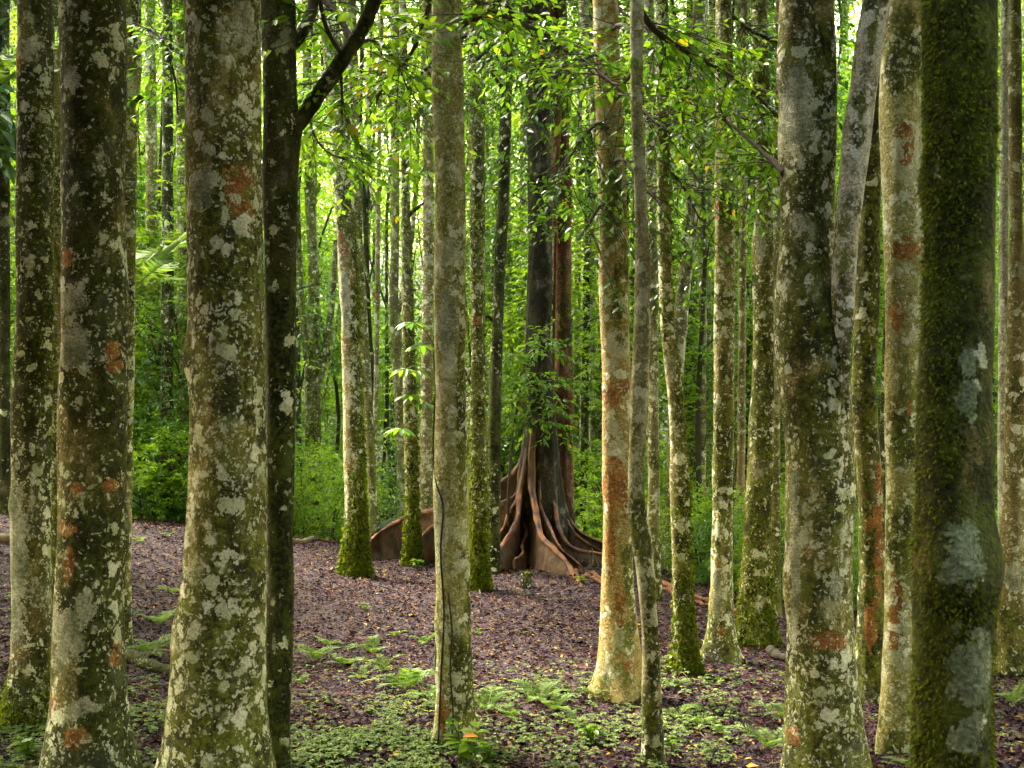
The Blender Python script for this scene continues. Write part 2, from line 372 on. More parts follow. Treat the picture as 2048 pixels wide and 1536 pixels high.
def cloud_mesh(name, mat, ntw, rad, L, k=9, seed=1, tl=.38, shell=.45, clumps=26, fine=False):
    """a crown: twigs gathered in clumps through an ellipsoid with holes between them"""
    r = np.random.RandomState(seed); rad = np.array(rad)
    u = unit(r.normal(size=(clumps, 3))) * (r.uniform(shell, 1, (clumps, 1)) ** .6)
    cs = r.uniform(.22, .48, clumps) ; w_ = cs ** 2 / (cs ** 2).sum()
    ci = r.choice(clumps, ntw, p=w_)
    q = unit(r.normal(size=(ntw, 3))) * (r.uniform(0, 1, (ntw, 1)) ** .4)
    c = (u[ci] + q * cs[ci, None] * [1, 1, .7]) * rad
    d = unit(q + r.normal(0, .5, (ntw, 3)) + u[ci] * .4) * [1, 1, .45]
    a = spray_leaves(c, d, tl, k, L, r)
    V, F = leaves(*a, fine=fine)
    o = build(name, V, F, mat, smooth=False)
    C.objects.unlink(o); return o
CROWN = [cloud_mesh('crown', 'leaf_far', 900, (1.9, 1.9, 1.7), .125, 9, 11 + i) for i in range(4)]
LIME = [cloud_mesh('crown', 'leaf_sunlit_lime', 800, (1.9, 1.9, 1.7), .13, 9, 31 + i) for i in range(2)]
SHRUB = [cloud_mesh('foliage', 'leaf_mid', 360, (1.15, 1.15, 1.3), .115, 8, 41 + i, clumps=22) for i in range(4)]
LIMESHRUB = [cloud_mesh('foliage', 'leaf_sunlit_lime', 340, (1.2, 1.2, 1.3), .12, 8, 51 + i, clumps=22) for i in range(2)]
SPARSE = [cloud_mesh('crown', ('leaf_sunlit_lime', 'leaf_far', 'leaf_sunlit_lime', 'leaf_mid')[i], 300, (1.7, 1.7, 2.0), .12, 8, 81 + i, clumps=30, shell=.2, tl=.42) for i in range(4)]
TALL = [cloud_mesh('crown', 'leaf_far', 1100, (1.3, 1.3, 3.6), .12, 9, 61 + i, clumps=34) for i in range(3)]
CANOPY = [cloud_mesh('crown', 'leaf_canopy', 470, (2.3, 2.3, 1.3), .24, 9, 71 + i, tl=.7, clumps=22) for i in range(3)]

# ------------------------------------------------------------------ trees traced from trunks that stand at their own depth
def trunk_mesh(pts, Y, top, flare=.35, nseg=40, step=.05, seed=0, patches=(), lump=.05, rootn=5, flute=0.0, zbase=None, sidemoss=0.0, basemoss=0.75, y_lean=0.0):
    """pts: (row, left, right) edges as seen at depth Y; returns V, F, attrs, base point"""
    r = np.random.RandomState(seed)
    pts = np.array(sorted(pts, key=lambda p: -p[0]), float)
    z = CAMZ - (pts[:, 0] - CY) / FPX * Y
    x = ((pts[:, 1] + pts[:, 2]) / 2 - CX) / FPX * Y
    rad = (pts[:, 2] - pts[:, 1]) / 2 / FPX * Y
    x0 = x[0] ; zg = float(ground(x0, Y)) if zbase is None else zbase
    if z[0] > zg + .02:                     # carry the lowest traced ring down to the ground
        sl = (x[0] - x[1]) / (z[0] - z[1]) * .5
        x = np.r_[x0 + sl * (zg - z[0]), x]; z = np.r_[zg, z]; rad = np.r_[rad[0] * 1.03, rad]
    sl = np.clip((x[-1] - x[-2]) / (z[-1] - z[-2]), -.12, .12)
    hs = np.linspace(z[-1] + 1, top, 4)
    x = np.r_[x, x[-1] + sl * (hs - z[-1])]; rad = np.r_[rad, rad[-1] * np.linspace(.97, .55, 4)]; z = np.r_[z, hs]
    zb = z[0] - .12
    zlow = np.arange(zb, min(CAMZ + Y * .30, top), step); zhi = np.arange(zlow[-1] + .25, top, .25)
    zz = np.r_[zlow, zhi]
    xx = np.interp(zz, z, x); rr = np.interp(zz, z, rad)
    kern = np.exp(-np.linspace(-2, 2, 9) ** 2); kern /= kern.sum()
    def sm_(a):
        p = np.pad(a, 4, mode='edge'); p[:4] = a[0]; return np.convolve(p, kern, 'valid')
    xx, rr = sm_(xx), sm_(rr)
    th = np.linspace(0, 2 * PI, nseg, endpoint=False)
    H = np.maximum(zz - z[0], 0)[:, None]
    ph = r.uniform(0, 6.28, 12)
    prof = np.ones((len(zz), nseg))
    for k in range(6):
        m = 1 + k % 4
        prof += lump * (.5 if k > 2 else .7) * np.sin(m * th[None] + ph[k] + zz[:, None] * r.uniform(-1.6, 1.6)) * np.sin(zz[:, None] * r.uniform(1.2, 5.) + ph[k + 6])
    lobes = .55 + .45 * np.cos(rootn * th[None] + ph[0] + .6 * np.sin(th[None] + ph[1]))
    prof += flare * np.exp(-H / .16) * (.35 + lobes) + flare * .25 * np.exp(-H / .55)
    if flute: prof += flute * np.exp(-H / .9) * (np.cos(9 * th[None] + .8 * np.sin(2 * th[None]) + .35 * zz[:, None]) + .5 * np.cos(17 * th[None] + ph[2]))
    for k in range(9):                       # knots, burls and shallow hollows
        kz, kt, ks = r.uniform(z[0] + .2, min(CAMZ + Y * .28, top)), r.uniform(0, 6.28), r.uniform(.03, .09)
        dt = np.angle(np.exp(1j * (th[None] - kt))) * np.mean(rad)
        prof += r.choice([.16, .10, -.10]) * r.uniform(.5, 1.2) * np.exp(-(dt ** 2 + ((zz[:, None] - kz) * .7) ** 2) / (2 * ks * ks))
    prof += r.normal(0, .006, prof.shape)
    cx = xx[:, None] + rr[:, None] * prof * np.sin(th)[None]
    cyy = Y + y_lean * (zz[:, None] - zg) - rr[:, None] * prof * np.cos(th)[None]
    V = np.stack([cx, cyy, np.broadcast_to(zz[:, None], cx.shape)], -1).reshape(-1, 3)
    n = len(zz); i = np.arange(n - 1)[:, None] * nseg; j = np.arange(nseg)[None]; j2 = (j + 1) % nseg
    F = np.stack([i + j, i + j2, i + nseg + j2, i + nseg + j], -1).reshape(-1, 4)
    TH = np.broadcast_to(th[None], cx.shape); ZZ = np.broadcast_to(zz[:, None], cx.shape)
    at_ = {k: np.zeros(cx.shape) for k in ('moss', 'peel', 'pale')}
    at_['moss'] += basemoss * np.exp(-H / .6) + sidemoss * np.sin(TH)
    rowz = CY + (CAMZ - ZZ) * FPX / Y
    pxv = CX + (cx) * FPX / Y
    front = np.cos(TH) > -.1
    for kind, px, row, hw, hh in patches:
        e = np.sqrt(((pxv - px) / hw) ** 2 + ((rowz - row) / hh) ** 2)
        if kind == 'peel': e = e * 1.1
        wgt = np.clip(1.5 - e, -.0, 1.0) * front
        if kind == 'bare': at_['moss'] -= wgt * 1.0
        else: at_[kind] = np.maximum(at_[kind], wgt)
    base = np.array([np.interp(zg, zz, xx), Y, zg])
    lead = (np.array([xx[-1], Y + y_lean * (top - zg), zz[-1]]), rr[-1])
    return V - base, F, {k: v.ravel() for k, v in at_.items()}, base, lead
def limbs(L, tip, r0, n, seed, reach=1.6, rise=1.4):
    """spread limbs at the top of a trunk (tip in local coordinates)"""
    r = np.random.RandomState(seed)
    for k in range(n):
        a = k * 2.4 + r.uniform(0, 1); rc = reach * r.uniform(.6, 1.2)
        st = tip + [0, 0, -r.uniform(.1, .9)]
        P = smooth_path([st, st + [math.cos(a) * rc * .35, math.sin(a) * rc * .35, rise * .4], st + [math.cos(a) * rc, math.sin(a) * rc, rise * r.uniform(.7, 1.2)]], 8)
        V, F = tube(P, np.linspace(r0 * .55, r0 * .12, 8), 8)
        z = np.zeros(len(V)); L.add(V, F, moss=z, peel=z, pale=z)
def tree(name, label, Y, pts, mat, seed, top=9.5, crown=2, patches=(), group=None, cscale=1.0, cmesh=None, coff=(0, 0), **kw):
    if Y is None:                            # stands where its base is seen
        b = max(pts, key=lambda p: p[0]); Y = on_ground((b[1] + b[2]) / 2, b[0])[1]
    V, F, A, base, (tip, tr) = trunk_mesh(pts, Y, top, seed=seed, patches=patches, **kw)
    t = thing(name, label, 'tree', base, group)
    L = Lump().add(V, F, **A)
    limbs(L, tip - base, tr, 5, seed)
    trunk = L.build('trunk', mat, t)
    r = np.random.RandomState(seed + 500)
    cm = cmesh or CANOPY
    if Y > 9.5: crown = min(crown, 1); cscale *= .62
    for k in range(crown):
        child(cm[(seed + k) % len(cm)], t, tip - base + np.array([coff[0] + r.uniform(-1.3, 1.3), coff[1] + r.uniform(-1.3, 1.3), .6 + k * .9]), r.uniform(0, 6.28), cscale * r.uniform(.85, 1.15))
    return t, base, Y, trunk

def tufts(parent, V, F, A, n, seed, L=.03, W=.012, thr=.25, zmax=9, bias=0.0, mat='moss', name='moss'):
    """short blades over the mossy faces of a trunk mesh (V local)"""
    r = np.random.RandomState(seed)
    f = F[:, :3]; a, b, c, d = V[F[:, 0]], V[F[:, 1]], V[F[:, 2]], V[F[:, 3]]
    nr = np.cross(b - a, d - a); area = np.linalg.norm(nr, axis=1); nr = unit(nr)
    wgt = area * np.clip(A[F[:, 0]] + bias, 0, 1.2) ** 1.6 * (a[:, 2] < zmax) * (A[F[:, 0]] + bias > thr) * (nr[:, 1] < .35)
    fi = r.choice(len(F), n, p=wgt / wgt.sum())
    u, v = r.uniform(0, 1, (n, 1)), r.uniform(0, 1, (n, 1))
    p = a[fi] * (1 - u) * (1 - v) + b[fi] * u * (1 - v) + c[fi] * u * v + d[fi] * (1 - u) * v
    dr = nr[fi] * r.uniform(.3, 1.0, (n, 1)) + [0, 0, -.55] + r.normal(0, .35, (n, 3))
    LL = L * r.uniform(.5, 1.4, n)
    Vv, Ff = leaves(p - nr[fi] * .003, dr, nr[fi] + r.normal(0, .4, (n, 3)), LL, LL * (W / L))
    return build(name, Vv, Ff, mat, parent, smooth=False, kind='stuff')

T = {}
def add(key, *a, tuft=None, **kw):
    T[key] = tree(*a, **kw); return T[key]

add('far_left', 'slender_tree', 'mossy grey trunk at the left edge with a bare whitish lower half', None,
    [(0, 35, 103), (500, 35, 108), (900, 25, 100), (1300, 22, 103), (1455, 18, 106)], 'mossdark', 1, crown=1, coff=(-.8, -1), flare=.4, sidemoss=.10,
    patches=[('bare', 60, 1150, 50, 210), ('pale', 45, 1130, 26, 190), ('peel', 28, 1270, 7, 45), ('peel', 48, 130, 8, 25), ('bare', 50, 60, 40, 70)])
add('behind_left', 'thin_tree', 'thin trunk squeezed between the two leftmost thick trunks', 11.5,
    [(0, 100, 126), (400, 102, 128), (800, 101, 126), (1200, 98, 124), (1330, 96, 126)], 'blotch', 2, crown=1, nseg=24)
add('left_two', 'thick_tree', 'dark thick trunk with small orange peeled scars, second from the left edge', 8.2,
    [(0, 122, 250), (300, 124, 249), (500, 124, 250), (768, 122, 254), (1000, 118, 250), (1300, 108, 246), (1450, 101, 248), (1536, 96, 252)], 'mossdark', 3, crown=1, coff=(-.6, -2.6), flare=.3, sidemoss=.10,
    patches=[('peel', 150, 520, 15, 24), ('peel', 239, 718, 15, 30), ('peel', 150, 1052, 28, 16), ('peel', 235, 970, 18, 14), ('peel', 175, 975, 18, 12), ('peel', 238, 1300, 9, 30),
             ('peel', 160, 1120, 12, 40), ('peel', 122, 1400, 14, 30), ('peel', 175, 1455, 30, 24), ('pale', 160, 170, 22, 26), ('bare', 155, 560, 26, 60),
             ('pale', 165, 700, 40, 40), ('pale', 150, 1260, 40, 70), ('pale', 190, 1200, 22, 34), ('pale', 165, 1415, 18, 20), ('pale', 195, 1400, 26, 20), ('pale', 160, 610, 36, 34), ('bare', 150, 1300, 40, 100), ('moss', 205, 1260, 30, 150), ('moss', 200, 1100, 36, 60)])
add('behind_two', 'slender_tree', 'lichen speckled slim trunk hugging the right side of the dark thick trunk', 11.7,
    [(0, 240, 282), (200, 242, 280), (300, 244, 273), (500, 242, 271), (768, 240, 268), (1000, 236, 263), (1250, 236, 262), (1322, 232, 266)], 'blotch', 4, crown=1, nseg=28,
    patches=[('peel', 258, 100, 10, 60), ('moss', 275, 40, 14, 60)])
add('big_left', 'thick_tree', 'thickest pale trunk with white lichen spots and a tan peeled scar', 7.5,
    [(0, 368, 520), (300, 372, 522), (500, 378, 528), (768, 381, 531), (1000, 375, 532), (1150, 366, 530), (1300, 352, 529), (1450, 338, 534), (1536, 328, 540)], 'blotch', 5, crown=1, coff=(-.6, -2.6), flare=.25, nseg=56, step=.035, sidemoss=.05,
    patches=[('peel', 482, 365, 28, 52), ('peel', 498, 425, 20, 38), ('peel', 412, 860, 9, 10), ('bare', 440, 380, 70, 70), ('bare', 430, 620, 60, 60), ('bare', 450, 900, 70, 160), ('pale', 418, 385, 30, 40),
             ('moss', 450, 470, 60, 60), ('moss', 410, 130, 34, 80), ('pale', 500, 60, 22, 60), ('moss', 470, 1330, 70, 70), ('moss', 500, 790, 30, 40)])
add('dark_fork', 'dark_tree', 'near black mossy trunk forking upward beside the thickest trunk', 8.3,
    [(0, 520, 588), (120, 524, 590), (235, 526, 598), (300, 525, 597), (400, 526, 594), (500, 530, 592), (768, 532, 592), (1000, 532, 588), (1300, 532, 584), (1536, 532, 578)], 'dark', 6, crown=1, coff=(-.6, -2.), flare=.15,
    patches=[('moss', 570, 900, 22, 330), ('bare', 560, 330, 30, 60), ('pale', 553, 1285, 5, 22), ('bare', 553, 1285, 9, 26)])
add('mossy_foot', 'mossy_tree', 'pale trunk with orange flakes and a leafy moss covered foot near the ridge', None,
    [(200, 655, 696), (270, 663, 703), (500, 675, 712), (768, 685, 722), (1000, 690, 730), (1150, 690, 732)], 'blotch', 7, flare=.45, sidemoss=.25, basemoss=1.4, top=10.5,
    patches=[('peel', 683, 478, 6, 22), ('peel', 690, 500, 12, 13), ('peel', 697, 585, 7, 34), ('peel', 688, 690, 5, 20), ('peel', 707, 550, 4, 16), ('peel', 706, 925, 7, 18), ('bare', 690, 610, 12, 110), ('bare', 694, 800, 9, 200), ('pale', 692, 600, 9, 70)])
add('behind_foot', 'dark_tree', 'dark curved trunk standing just behind the moss footed tree', 19.0,
    [(250, 698, 720), (500, 705, 727), (768, 722, 743), (1000, 738, 754), (1092, 738, 762)], 'far', 8, crown=1, nseg=20, top=10)
add('thin_mossy', 'mossy_tree', 'thin mossy trunk with a small seedling at its foot on the ridge', None,
    [(180, 800, 816), (500, 803, 822), (768, 805, 832), (1000, 811, 836), (1130, 810, 838)], 'mossy', 9, crown=1, nseg=28, flare=.25, sidemoss=.12, basemoss=1.0, top=10)
add('centre', 'lichen_tree', 'tall pale green lichened trunk rising through the middle of the picture', None,
    [(0, 862, 920), (200, 865, 925), (500, 870, 933), (768, 870, 932), (1000, 868, 935), (1200, 872, 940), (1460, 874, 946), (1490, 874, 948)], 'pale', 10, crown=1, coff=(0, -1.5), flare=.42, nseg=48, step=.035, sidemoss=.35,
    patches=[('peel', 888, 1410, 12, 60), ('bare', 885, 1250, 22, 160), ('pale', 893, 640, 18, 60), ('pale', 884, 1050, 14, 90), ('bare', 890, 350, 30, 60), ('moss', 925, 1350, 22, 90), ('moss', 925, 800, 12, 200), ('bare', 888, 650, 24, 80)])
add('behind_centre', 'mossy_tree', 'moss flecked trunk directly right of the tall central trunk', None,
    [(150, 936, 962), (400, 939, 970), (640, 942, 970), (900, 940, 974), (1100, 944, 974), (1180, 944, 976)], 'mossy', 11, flare=.25, top=10.5, basemoss=1.0,
    patches=[('peel', 955, 645, 12, 9), ('peel', 943, 310, 5, 7), ('peel', 946, 1105, 5, 8)])
add('dark_slim', 'dark_tree', 'dark slim trunk with white flecks just left of the buttress roots', 17.0,
    [(150, 1001, 1026), (400, 995, 1018), (600, 985, 1008), (768, 978, 1003), (1000, 976, 1000), (1115, 974, 1000)], 'dark', 12, crown=1, nseg=24, flare=.15, top=10.5)
add('tan', 'tan_tree', 'stout yellow tan trunk with orange peeling bark at centre right', None,
    [(0, 1186, 1236), (350, 1195, 1250), (500, 1198, 1256), (768, 1203, 1263), (1000, 1206, 1265), (1150, 1204, 1268), (1300, 1200, 1274), (1390, 1196, 1278)], 'tan', 13, crown=0, flare=.5, nseg=48, step=.035, basemoss=.8,
    patches=[('peel', 1222, 785, 22, 26), ('peel', 1224, 975, 30, 60), ('peel', 1244, 770, 16, 18), ('peel', 1250, 990, 14, 40), ('peel', 1238, 1200, 12, 44), ('peel', 1218, 1100, 10, 60), ('peel', 1255, 1320, 12, 12), ('moss', 1258, 1210, 15, 110), ('moss', 1255, 1110, 14, 25), ('moss', 1240, 560, 24, 130), ('moss', 1222, 430, 30, 100), ('moss', 1235, 1350, 40, 40)])
add('crooked', 'crooked_tree', 'thin crooked whitish trunk in front of the yellow tan trunk', 8.6,
    [(0, 1260, 1288), (200, 1262, 1285), (350, 1268, 1292), (500, 1272, 1302), (650, 1268, 1300), (768, 1262, 1297), (900, 1258, 1290), (1000, 1254, 1288), (1060, 1260, 1300), (1150, 1273, 1310), (1300, 1285, 1318), (1500, 1286, 1325), (1536, 1286, 1328)], 'cream', 14, crown=0, nseg=36, step=.035, flare=.22, sidemoss=.15,
    patches=[('moss', 1276, 1035, 22, 60), ('moss', 1305, 1250, 14, 250), ('bare', 1275, 850, 20, 130), ('bare', 1280, 600, 20, 80), ('moss', 1290, 1450, 20, 60)])
add('behind_crooked', 'slim_tree', 'slim plain trunk showing behind the crooked whitish one', 15.0,
    [(250, 1290, 1312), (600, 1297, 1316), (900, 1297, 1318), (1140, 1294, 1322)], 'far', 15, crown=1, nseg=20, flare=.2, top=10)
add('bent', 'bent_tree', 'mossy trunk with a slight elbow right of the crooked whitish one', None,
    [(150, 1311, 1338), (400, 1315, 1342), (600, 1318, 1345), (680, 1322, 1352), (768, 1335, 1365), (900, 1342, 1376), (1100, 1344, 1381), (1300, 1347, 1388), (1345, 1345, 1392)], 'mossy', 16, flare=.55, sidemoss=.2,
    patches=[('bare', 1340, 740, 10, 60), ('pale', 1340, 740, 8, 40), ('peel', 1336, 760, 5, 20)])
add('leaning', 'leaning_tree', 'leaning mossy trunk crossing behind the elbowed one', 17.5,
    [(200, 1378, 1402), (300, 1375, 1398), (450, 1370, 1395), (600, 1350, 1378), (700, 1342, 1370), (900, 1335, 1362), (1100, 1325, 1355)], 'far', 17, crown=1, nseg=24, flare=.2, top=10)
add('straight', 'lichen_tree', 'straight pale speckled trunk with a spreading three toed foot', None,
    [(0, 1430, 1462), (300, 1430, 1468), (768, 1428, 1467), (1000, 1426, 1465), (1200, 1422, 1464), (1320, 1418, 1466)], 'blotch', 18, crown=0, flare=.75, rootn=3, nseg=44, sidemoss=.10,
    patches=[('bare', 1434, 1170, 14, 60), ('pale', 1432, 1200, 8, 60), ('peel', 1441, 1265, 5, 22), ('peel', 1432, 1250, 4, 14), ('peel', 1432, 430, 4, 40), ('bare', 1445, 250, 20, 60)])
add('grooved', 'mossy_tree', 'mossy trunk with a dark groove down its base left of the big fused tree', None,
    [(0, 1500, 1535), (300, 1510, 1540), (500, 1508, 1548), (768, 1504, 1548), (1000, 1490, 1544), (1200, 1484, 1540), (1290, 1482, 1544)], 'mossy', 19, flare=.45, nseg=40, sidemoss=.1, basemoss=.9,
    patches=[('bare', 1520, 430, 14, 90), ('peel', 1530, 1086, 4, 8), ('pale', 1518, 480, 10, 40), ('bare', 1515, 1200, 12, 12)])
add('edge_thin', 'thin_tree', 'thin dark trunk between the grooved mossy tree and the big fused tree', None,
    [(200, 1548, 1566), (600, 1546, 1562), (1000, 1544, 1560), (1235, 1544, 1562)], 'far', 20, crown=1, nseg=20, top=10)
add('fused', 'fused_tree', 'big blotched trunk with a white side stem fused to its right flank', 8.2,
    [(0, 1560, 1668), (300, 1562, 1674), (500, 1560, 1666), (600, 1552, 1680), (680, 1553, 1698), (768, 1556, 1702), (900, 1570, 1702), (1100, 1575, 1704), (1300, 1575, 1710), (1536, 1572, 1722)], 'blotch', 21, flare=.2, nseg=60, step=.035, sidemoss=.04,
    patches=[('bare', 1590, 400, 34, 130), ('pale', 1585, 220, 28, 90), ('moss', 1645, 320, 22, 160), ('bare', 1620, 540, 40, 60), ('moss', 1620, 660, 70, 40), ('pale', 1582, 1100, 9, 220), ('pale', 1660, 1165, 16, 28), ('peel', 1580, 1465, 10, 26), ('peel', 1645, 1270, 40, 16), ('moss', 1640, 1430, 60, 60), ('moss', 1640, 820, 50, 60)])
# the white stem is part of the same tree
def side_stem(key, pts, Y, mat, seed, **kw):
    t, base, _, _ = T[key]
    V, F, A, b2, _ = trunk_mesh(pts, Y, 9, seed=seed, flare=0, zbase=CAMZ - (max(p[0] for p in pts) - CY) / FPX * Y, **kw)
    return Lump().add(V + b2 - base, F, **A).build('side_stem', mat, t)
st = side_stem('fused', [(0, 1724, 1780), (200, 1698, 1750), (400, 1676, 1725), (500, 1667, 1714), (600, 1664, 1708), (660, 1668, 1702), (720, 1680, 1700), (780, 1690, 1698)], 7.97, 'white', 22, nseg=36, lump=.04,
          patches=[('moss', 1712, 250, 12, 60), ('moss', 1735, 60, 10, 60)], basemoss=0)
st['label'] = 'whitish side stem leaning away to the right'
add('behind_fused', 'mossy_tree', 'mossy trunk with peeling brown base behind the gap right of the fused tree', 10.4,
    [(200, 1722, 1762), (600, 1710, 1758), (768, 1704, 1752), (1000, 1716, 1768), (1200, 1718, 1768), (1300, 1712, 1774)], 'brown', 23, crown=1, flare=.3,
    patches=[('moss', 1735, 500, 30, 320), ('peel', 1752, 1050, 12, 140), ('peel', 1735, 1240, 12, 60), ('peel', 1757, 790, 7, 40)])
add('scarred', 'scarred_tree', 'pale trunk with raw brown bark scars beside the furry green trunk', 8.8,
    [(0, 1768, 1842), (210, 1758, 1842), (400, 1766, 1846), (600, 1772, 1846), (768, 1770, 1840), (1000, 1772, 1836), (1200, 1768, 1834), (1400, 1762, 1836), (1536, 1756, 1838)], 'pale', 24, flare=.2, nseg=48, sidemoss=.05,
    patches=[('peel', 1803, 272, 22, 18), ('peel', 1800, 310, 18, 34), ('peel', 1836, 470, 10, 18), ('peel', 1800, 500, 30, 22), ('peel', 1786, 630, 12, 30), ('peel', 1810, 812, 9, 18), ('peel', 1780, 1250, 8, 90), ('peel', 1785, 1180, 10, 60),
             ('moss', 1795, 130, 34, 80), ('moss', 1800, 1060, 30, 70), ('bare', 1800, 380, 34, 60), ('moss', 1800, 880, 24, 50)])
t, base, Yf, trunk_o = add('furry', 'furry_tree', 'nearest trunk, thickly furred with green moss and bare oval scabs', 4.6,
    [(0, 1848, 1988), (300, 1850, 1990), (500, 1852, 1988), (700, 1842, 1986), (850, 1834, 1982), (1000, 1832, 1984), (1080, 1826, 1990), (1135, 1818, 2000), (1200, 1824, 1990), (1300, 1828, 1984), (1536, 1826, 1984)], 'furry', 25, flare=.1, nseg=64, step=.03, lump=.05, sidemoss=.0, basemoss=0,
    patches=[('pale', 1905, 1105, 44, 66), ('pale', 1870, 1140, 24, 18), ('pale', 1918, 1330, 50, 90), ('pale', 1905, 1450, 34, 44), ('pale', 1910, 800, 26, 40), ('pale', 1912, 720, 18, 34), ('pale', 1880, 1235, 14, 14), 
             ('bare', 1905, 1110, 52, 80), ('bare', 1918, 1335, 44, 84), ('bare', 1905, 1450, 30, 40), ('bare', 1910, 790, 40, 90), ('bare', 1935, 590, 30, 80), ('bare', 1855, 1080, 34, 90), ('bare', 1862, 950, 30, 44), ('bare', 1945, 450, 30, 70), ('moss', 1895, 250, 70, 260), ('moss', 1870, 700, 30, 240), ('moss', 1905, 1215, 70, 40), ('moss', 1845, 1400, 26, 190), ('moss', 1970, 1420, 16, 190), ('moss', 1880, 1530, 60, 50)])
fm = trunk_o.data
def mesh_arrays(me):
    V = np.zeros(len(me.vertices) * 3, np.float32); me.vertices.foreach_get('co', V)
    q = np.array([p.vertices[:] for p in me.polygons]); A = np.zeros(len(me.vertices), np.float32)
    me.attributes['moss'].data.foreach_get('value', A)
    return V.reshape(-1, 3).astype(float), q, A
V_, F_, A_ = mesh_arrays(fm)
kk = np.random.RandomState(4).normal(0, 9, (10, 3)) * [1, 1, .6]; A_ = A_ + .13 * sum(np.sin(V_ @ kk[i] + i) for i in range(10)) + .30 * np.clip(-V_[:, 0] / .13, -.6, 1)
tufts(t, V_, F_, A_, 11000, 3, L=.018, W=.006, thr=.12, zmax=4.6, bias=.18)
for key, n, L, bias in (('mossy_foot', 5000, .06, 0.0), ('thin_mossy', 3500, .05, .1), ('behind_centre', 4000, .05, .05), ('grooved', 3000, .04, .05), ('far_left', 4500, .03, .1), ('bent', 3500, .035, .1)):
    tt, bb, yy, to = T[key]; V_, F_, A_ = mesh_arrays(to.data)
    tufts(tt, V_, F_, A_, n, n, L=L, W=L * .45, thr=.02, zmax=4.5, bias=bias)
add('right_edge', 'lichen_tree', 'dark peeling trunk at the right edge behind the furry one', None,
    [(100, 2018, 2042), (500, 2020, 2046), (768, 2012, 2050), (1000, 2006, 2052), (1200, 2000, 2050), (1345, 1996, 2052)], 'brown', 26, nseg=32,
    patches=[('bare', 2025, 1100, 30, 100), ('pale', 2020, 1150, 20, 30)])
add('right_pale', 'thin_tree', 'thin pale trunk peeping out beside the furry one on the right', 14.5,
    [(200, 2000, 2018), (600, 1998, 2016), (900, 1996, 2014), (1200, 1994, 2014)], 'grey', 27, crown=1, nseg=20, top=10)
add('pale_lean', 'thin_tree', 'very thin white trunk slanting down into the leaves top centre right', 13.0,
    [(0, 1157, 1176), (100, 1166, 1184), (230, 1178, 1196), (350, 1196, 1210), (500, 1206, 1222), (900, 1222, 1240), (1200, 1226, 1246)], 'white', 28, crown=1, nseg=20, top=10)

def on_trunk(key, pts, r0, r1, name, mat, n=40, out=.004):
    """a thin climber or dead twig that follows the front of a traced trunk"""
    t, b, Y, to = T[key]; V, F, A = mesh_arrays(to.data)
    P = smooth_path([at(px, row, Y) for px, row in pts], n)
    Vw = V + b; Vw = Vw[Vw[:, 1] < Y + .01]
    for p in P:
        d2 = (Vw[:, 0] - p[0]) ** 2 + (Vw[:, 2] - p[2]) ** 2; i = np.argsort(d2)[:4]; p[1] = Vw[i, 1].mean() - out
    P[1:-1] = (P[:-2] + P[1:-1] * 2 + P[2:]) / 4
    V, F = tube(P, np.linspace(r0, r1, n), 6); return build(name, V - b, F, mat, t)
on_trunk('centre', [(872, 770), (867, 880), (872, 960), (888, 1010), (882, 1100), (890, 1220), (884, 1330), (880, 1440), (878, 1480)], .006, .007, 'vine', 'twig')
on_trunk('centre', [(898, 1180), (906, 1260), (902, 1330), (908, 1420), (904, 1484)], .005, .007, 'vine', 'twig')
def stub(key, px, row, dx, dz, r0, ln):
    t, b, Y, _ = T[key]; a = at(px, row, Y); V, F = tube(smooth_path([a, a + [dx * ln * .5, -.02, dz * ln * .5], a + [dx * ln, -.04, dz * ln]], 7), np.linspace(r0, r0 * .55, 7) * (1 + .1 * np.sin(np.arange(7) * 2)), 10)
    Vc = np.vstack([V, V[-10:].mean(0)]); j = np.arange(10); k = len(V)
    z = np.zeros(len(Vc)); L = Lump().add(Vc - b, F, moss=z + .3, peel=z, pale=z); L.F.append(np.stack([60 + j, 60 + (j + 1) % 10, np.full(10, k)], 1)); L.build('branch_stub', 'dark', t)
stub('behind_two', 262, 205, 1, .3, .05, .12)
stub('dark_slim', 988, 640, -1, .5, .03, .15); stub('thin_mossy', 818, 430, 1, .8, .03, .2); stub('straight', 1448, 610, 1, .5, .02, .1); stub('bent', 1342, 520, 1, .6, .02, .12)

# ------------------------------------------------------------------ the buttressed fig
FY = 18.3
fb = at(1078, 1130, FY); fb[2] = float(ground(fb[0], FY))
fig = thing('fig_tree', 'huge dark fig with red crested buttress roots spreading over the ridge', 'tree', fb)
def fig_stem(name, pts, Y, mat, seed, label, **kw):
    V, F, A, b2, tip = trunk_mesh(pts, Y, 11, seed=seed, flare=.1, nseg=72, step=.05, zbase=float(ground(fb[0], FY)) - .1, basemoss=0, **kw)
    L = Lump().add(V + b2 - fb, F, **A); limbs(L, tip[0] - fb, tip[1], 4, seed)
    o = L.build(name, mat, fig); o['label'] = label; return o
fig_stem('trunk', [(0, 1040, 1100), (130, 1052, 1106), (300, 1054, 1103), (500, 1056, 1104), (768, 1051, 1106), (850, 1048, 1112), (930, 1042, 1120), (1000, 1034, 1130), (1060, 1024, 1142), (1110, 1014, 1156)], FY, 'figgreen', 91, 'dark mossy main stem of the fig',
         patches=[('moss', 1060, 600, 12, 330)], lump=.08, flute=.10)
fig_stem('trunk', [(0, 1098, 1132), (350, 1104, 1142), (600, 1108, 1143), (768, 1106, 1146), (900, 1108, 1144), (1080, 1106, 1150)], FY + .35, 'figred', 92, 'reddish brown second stem of the fig', lump=.09)
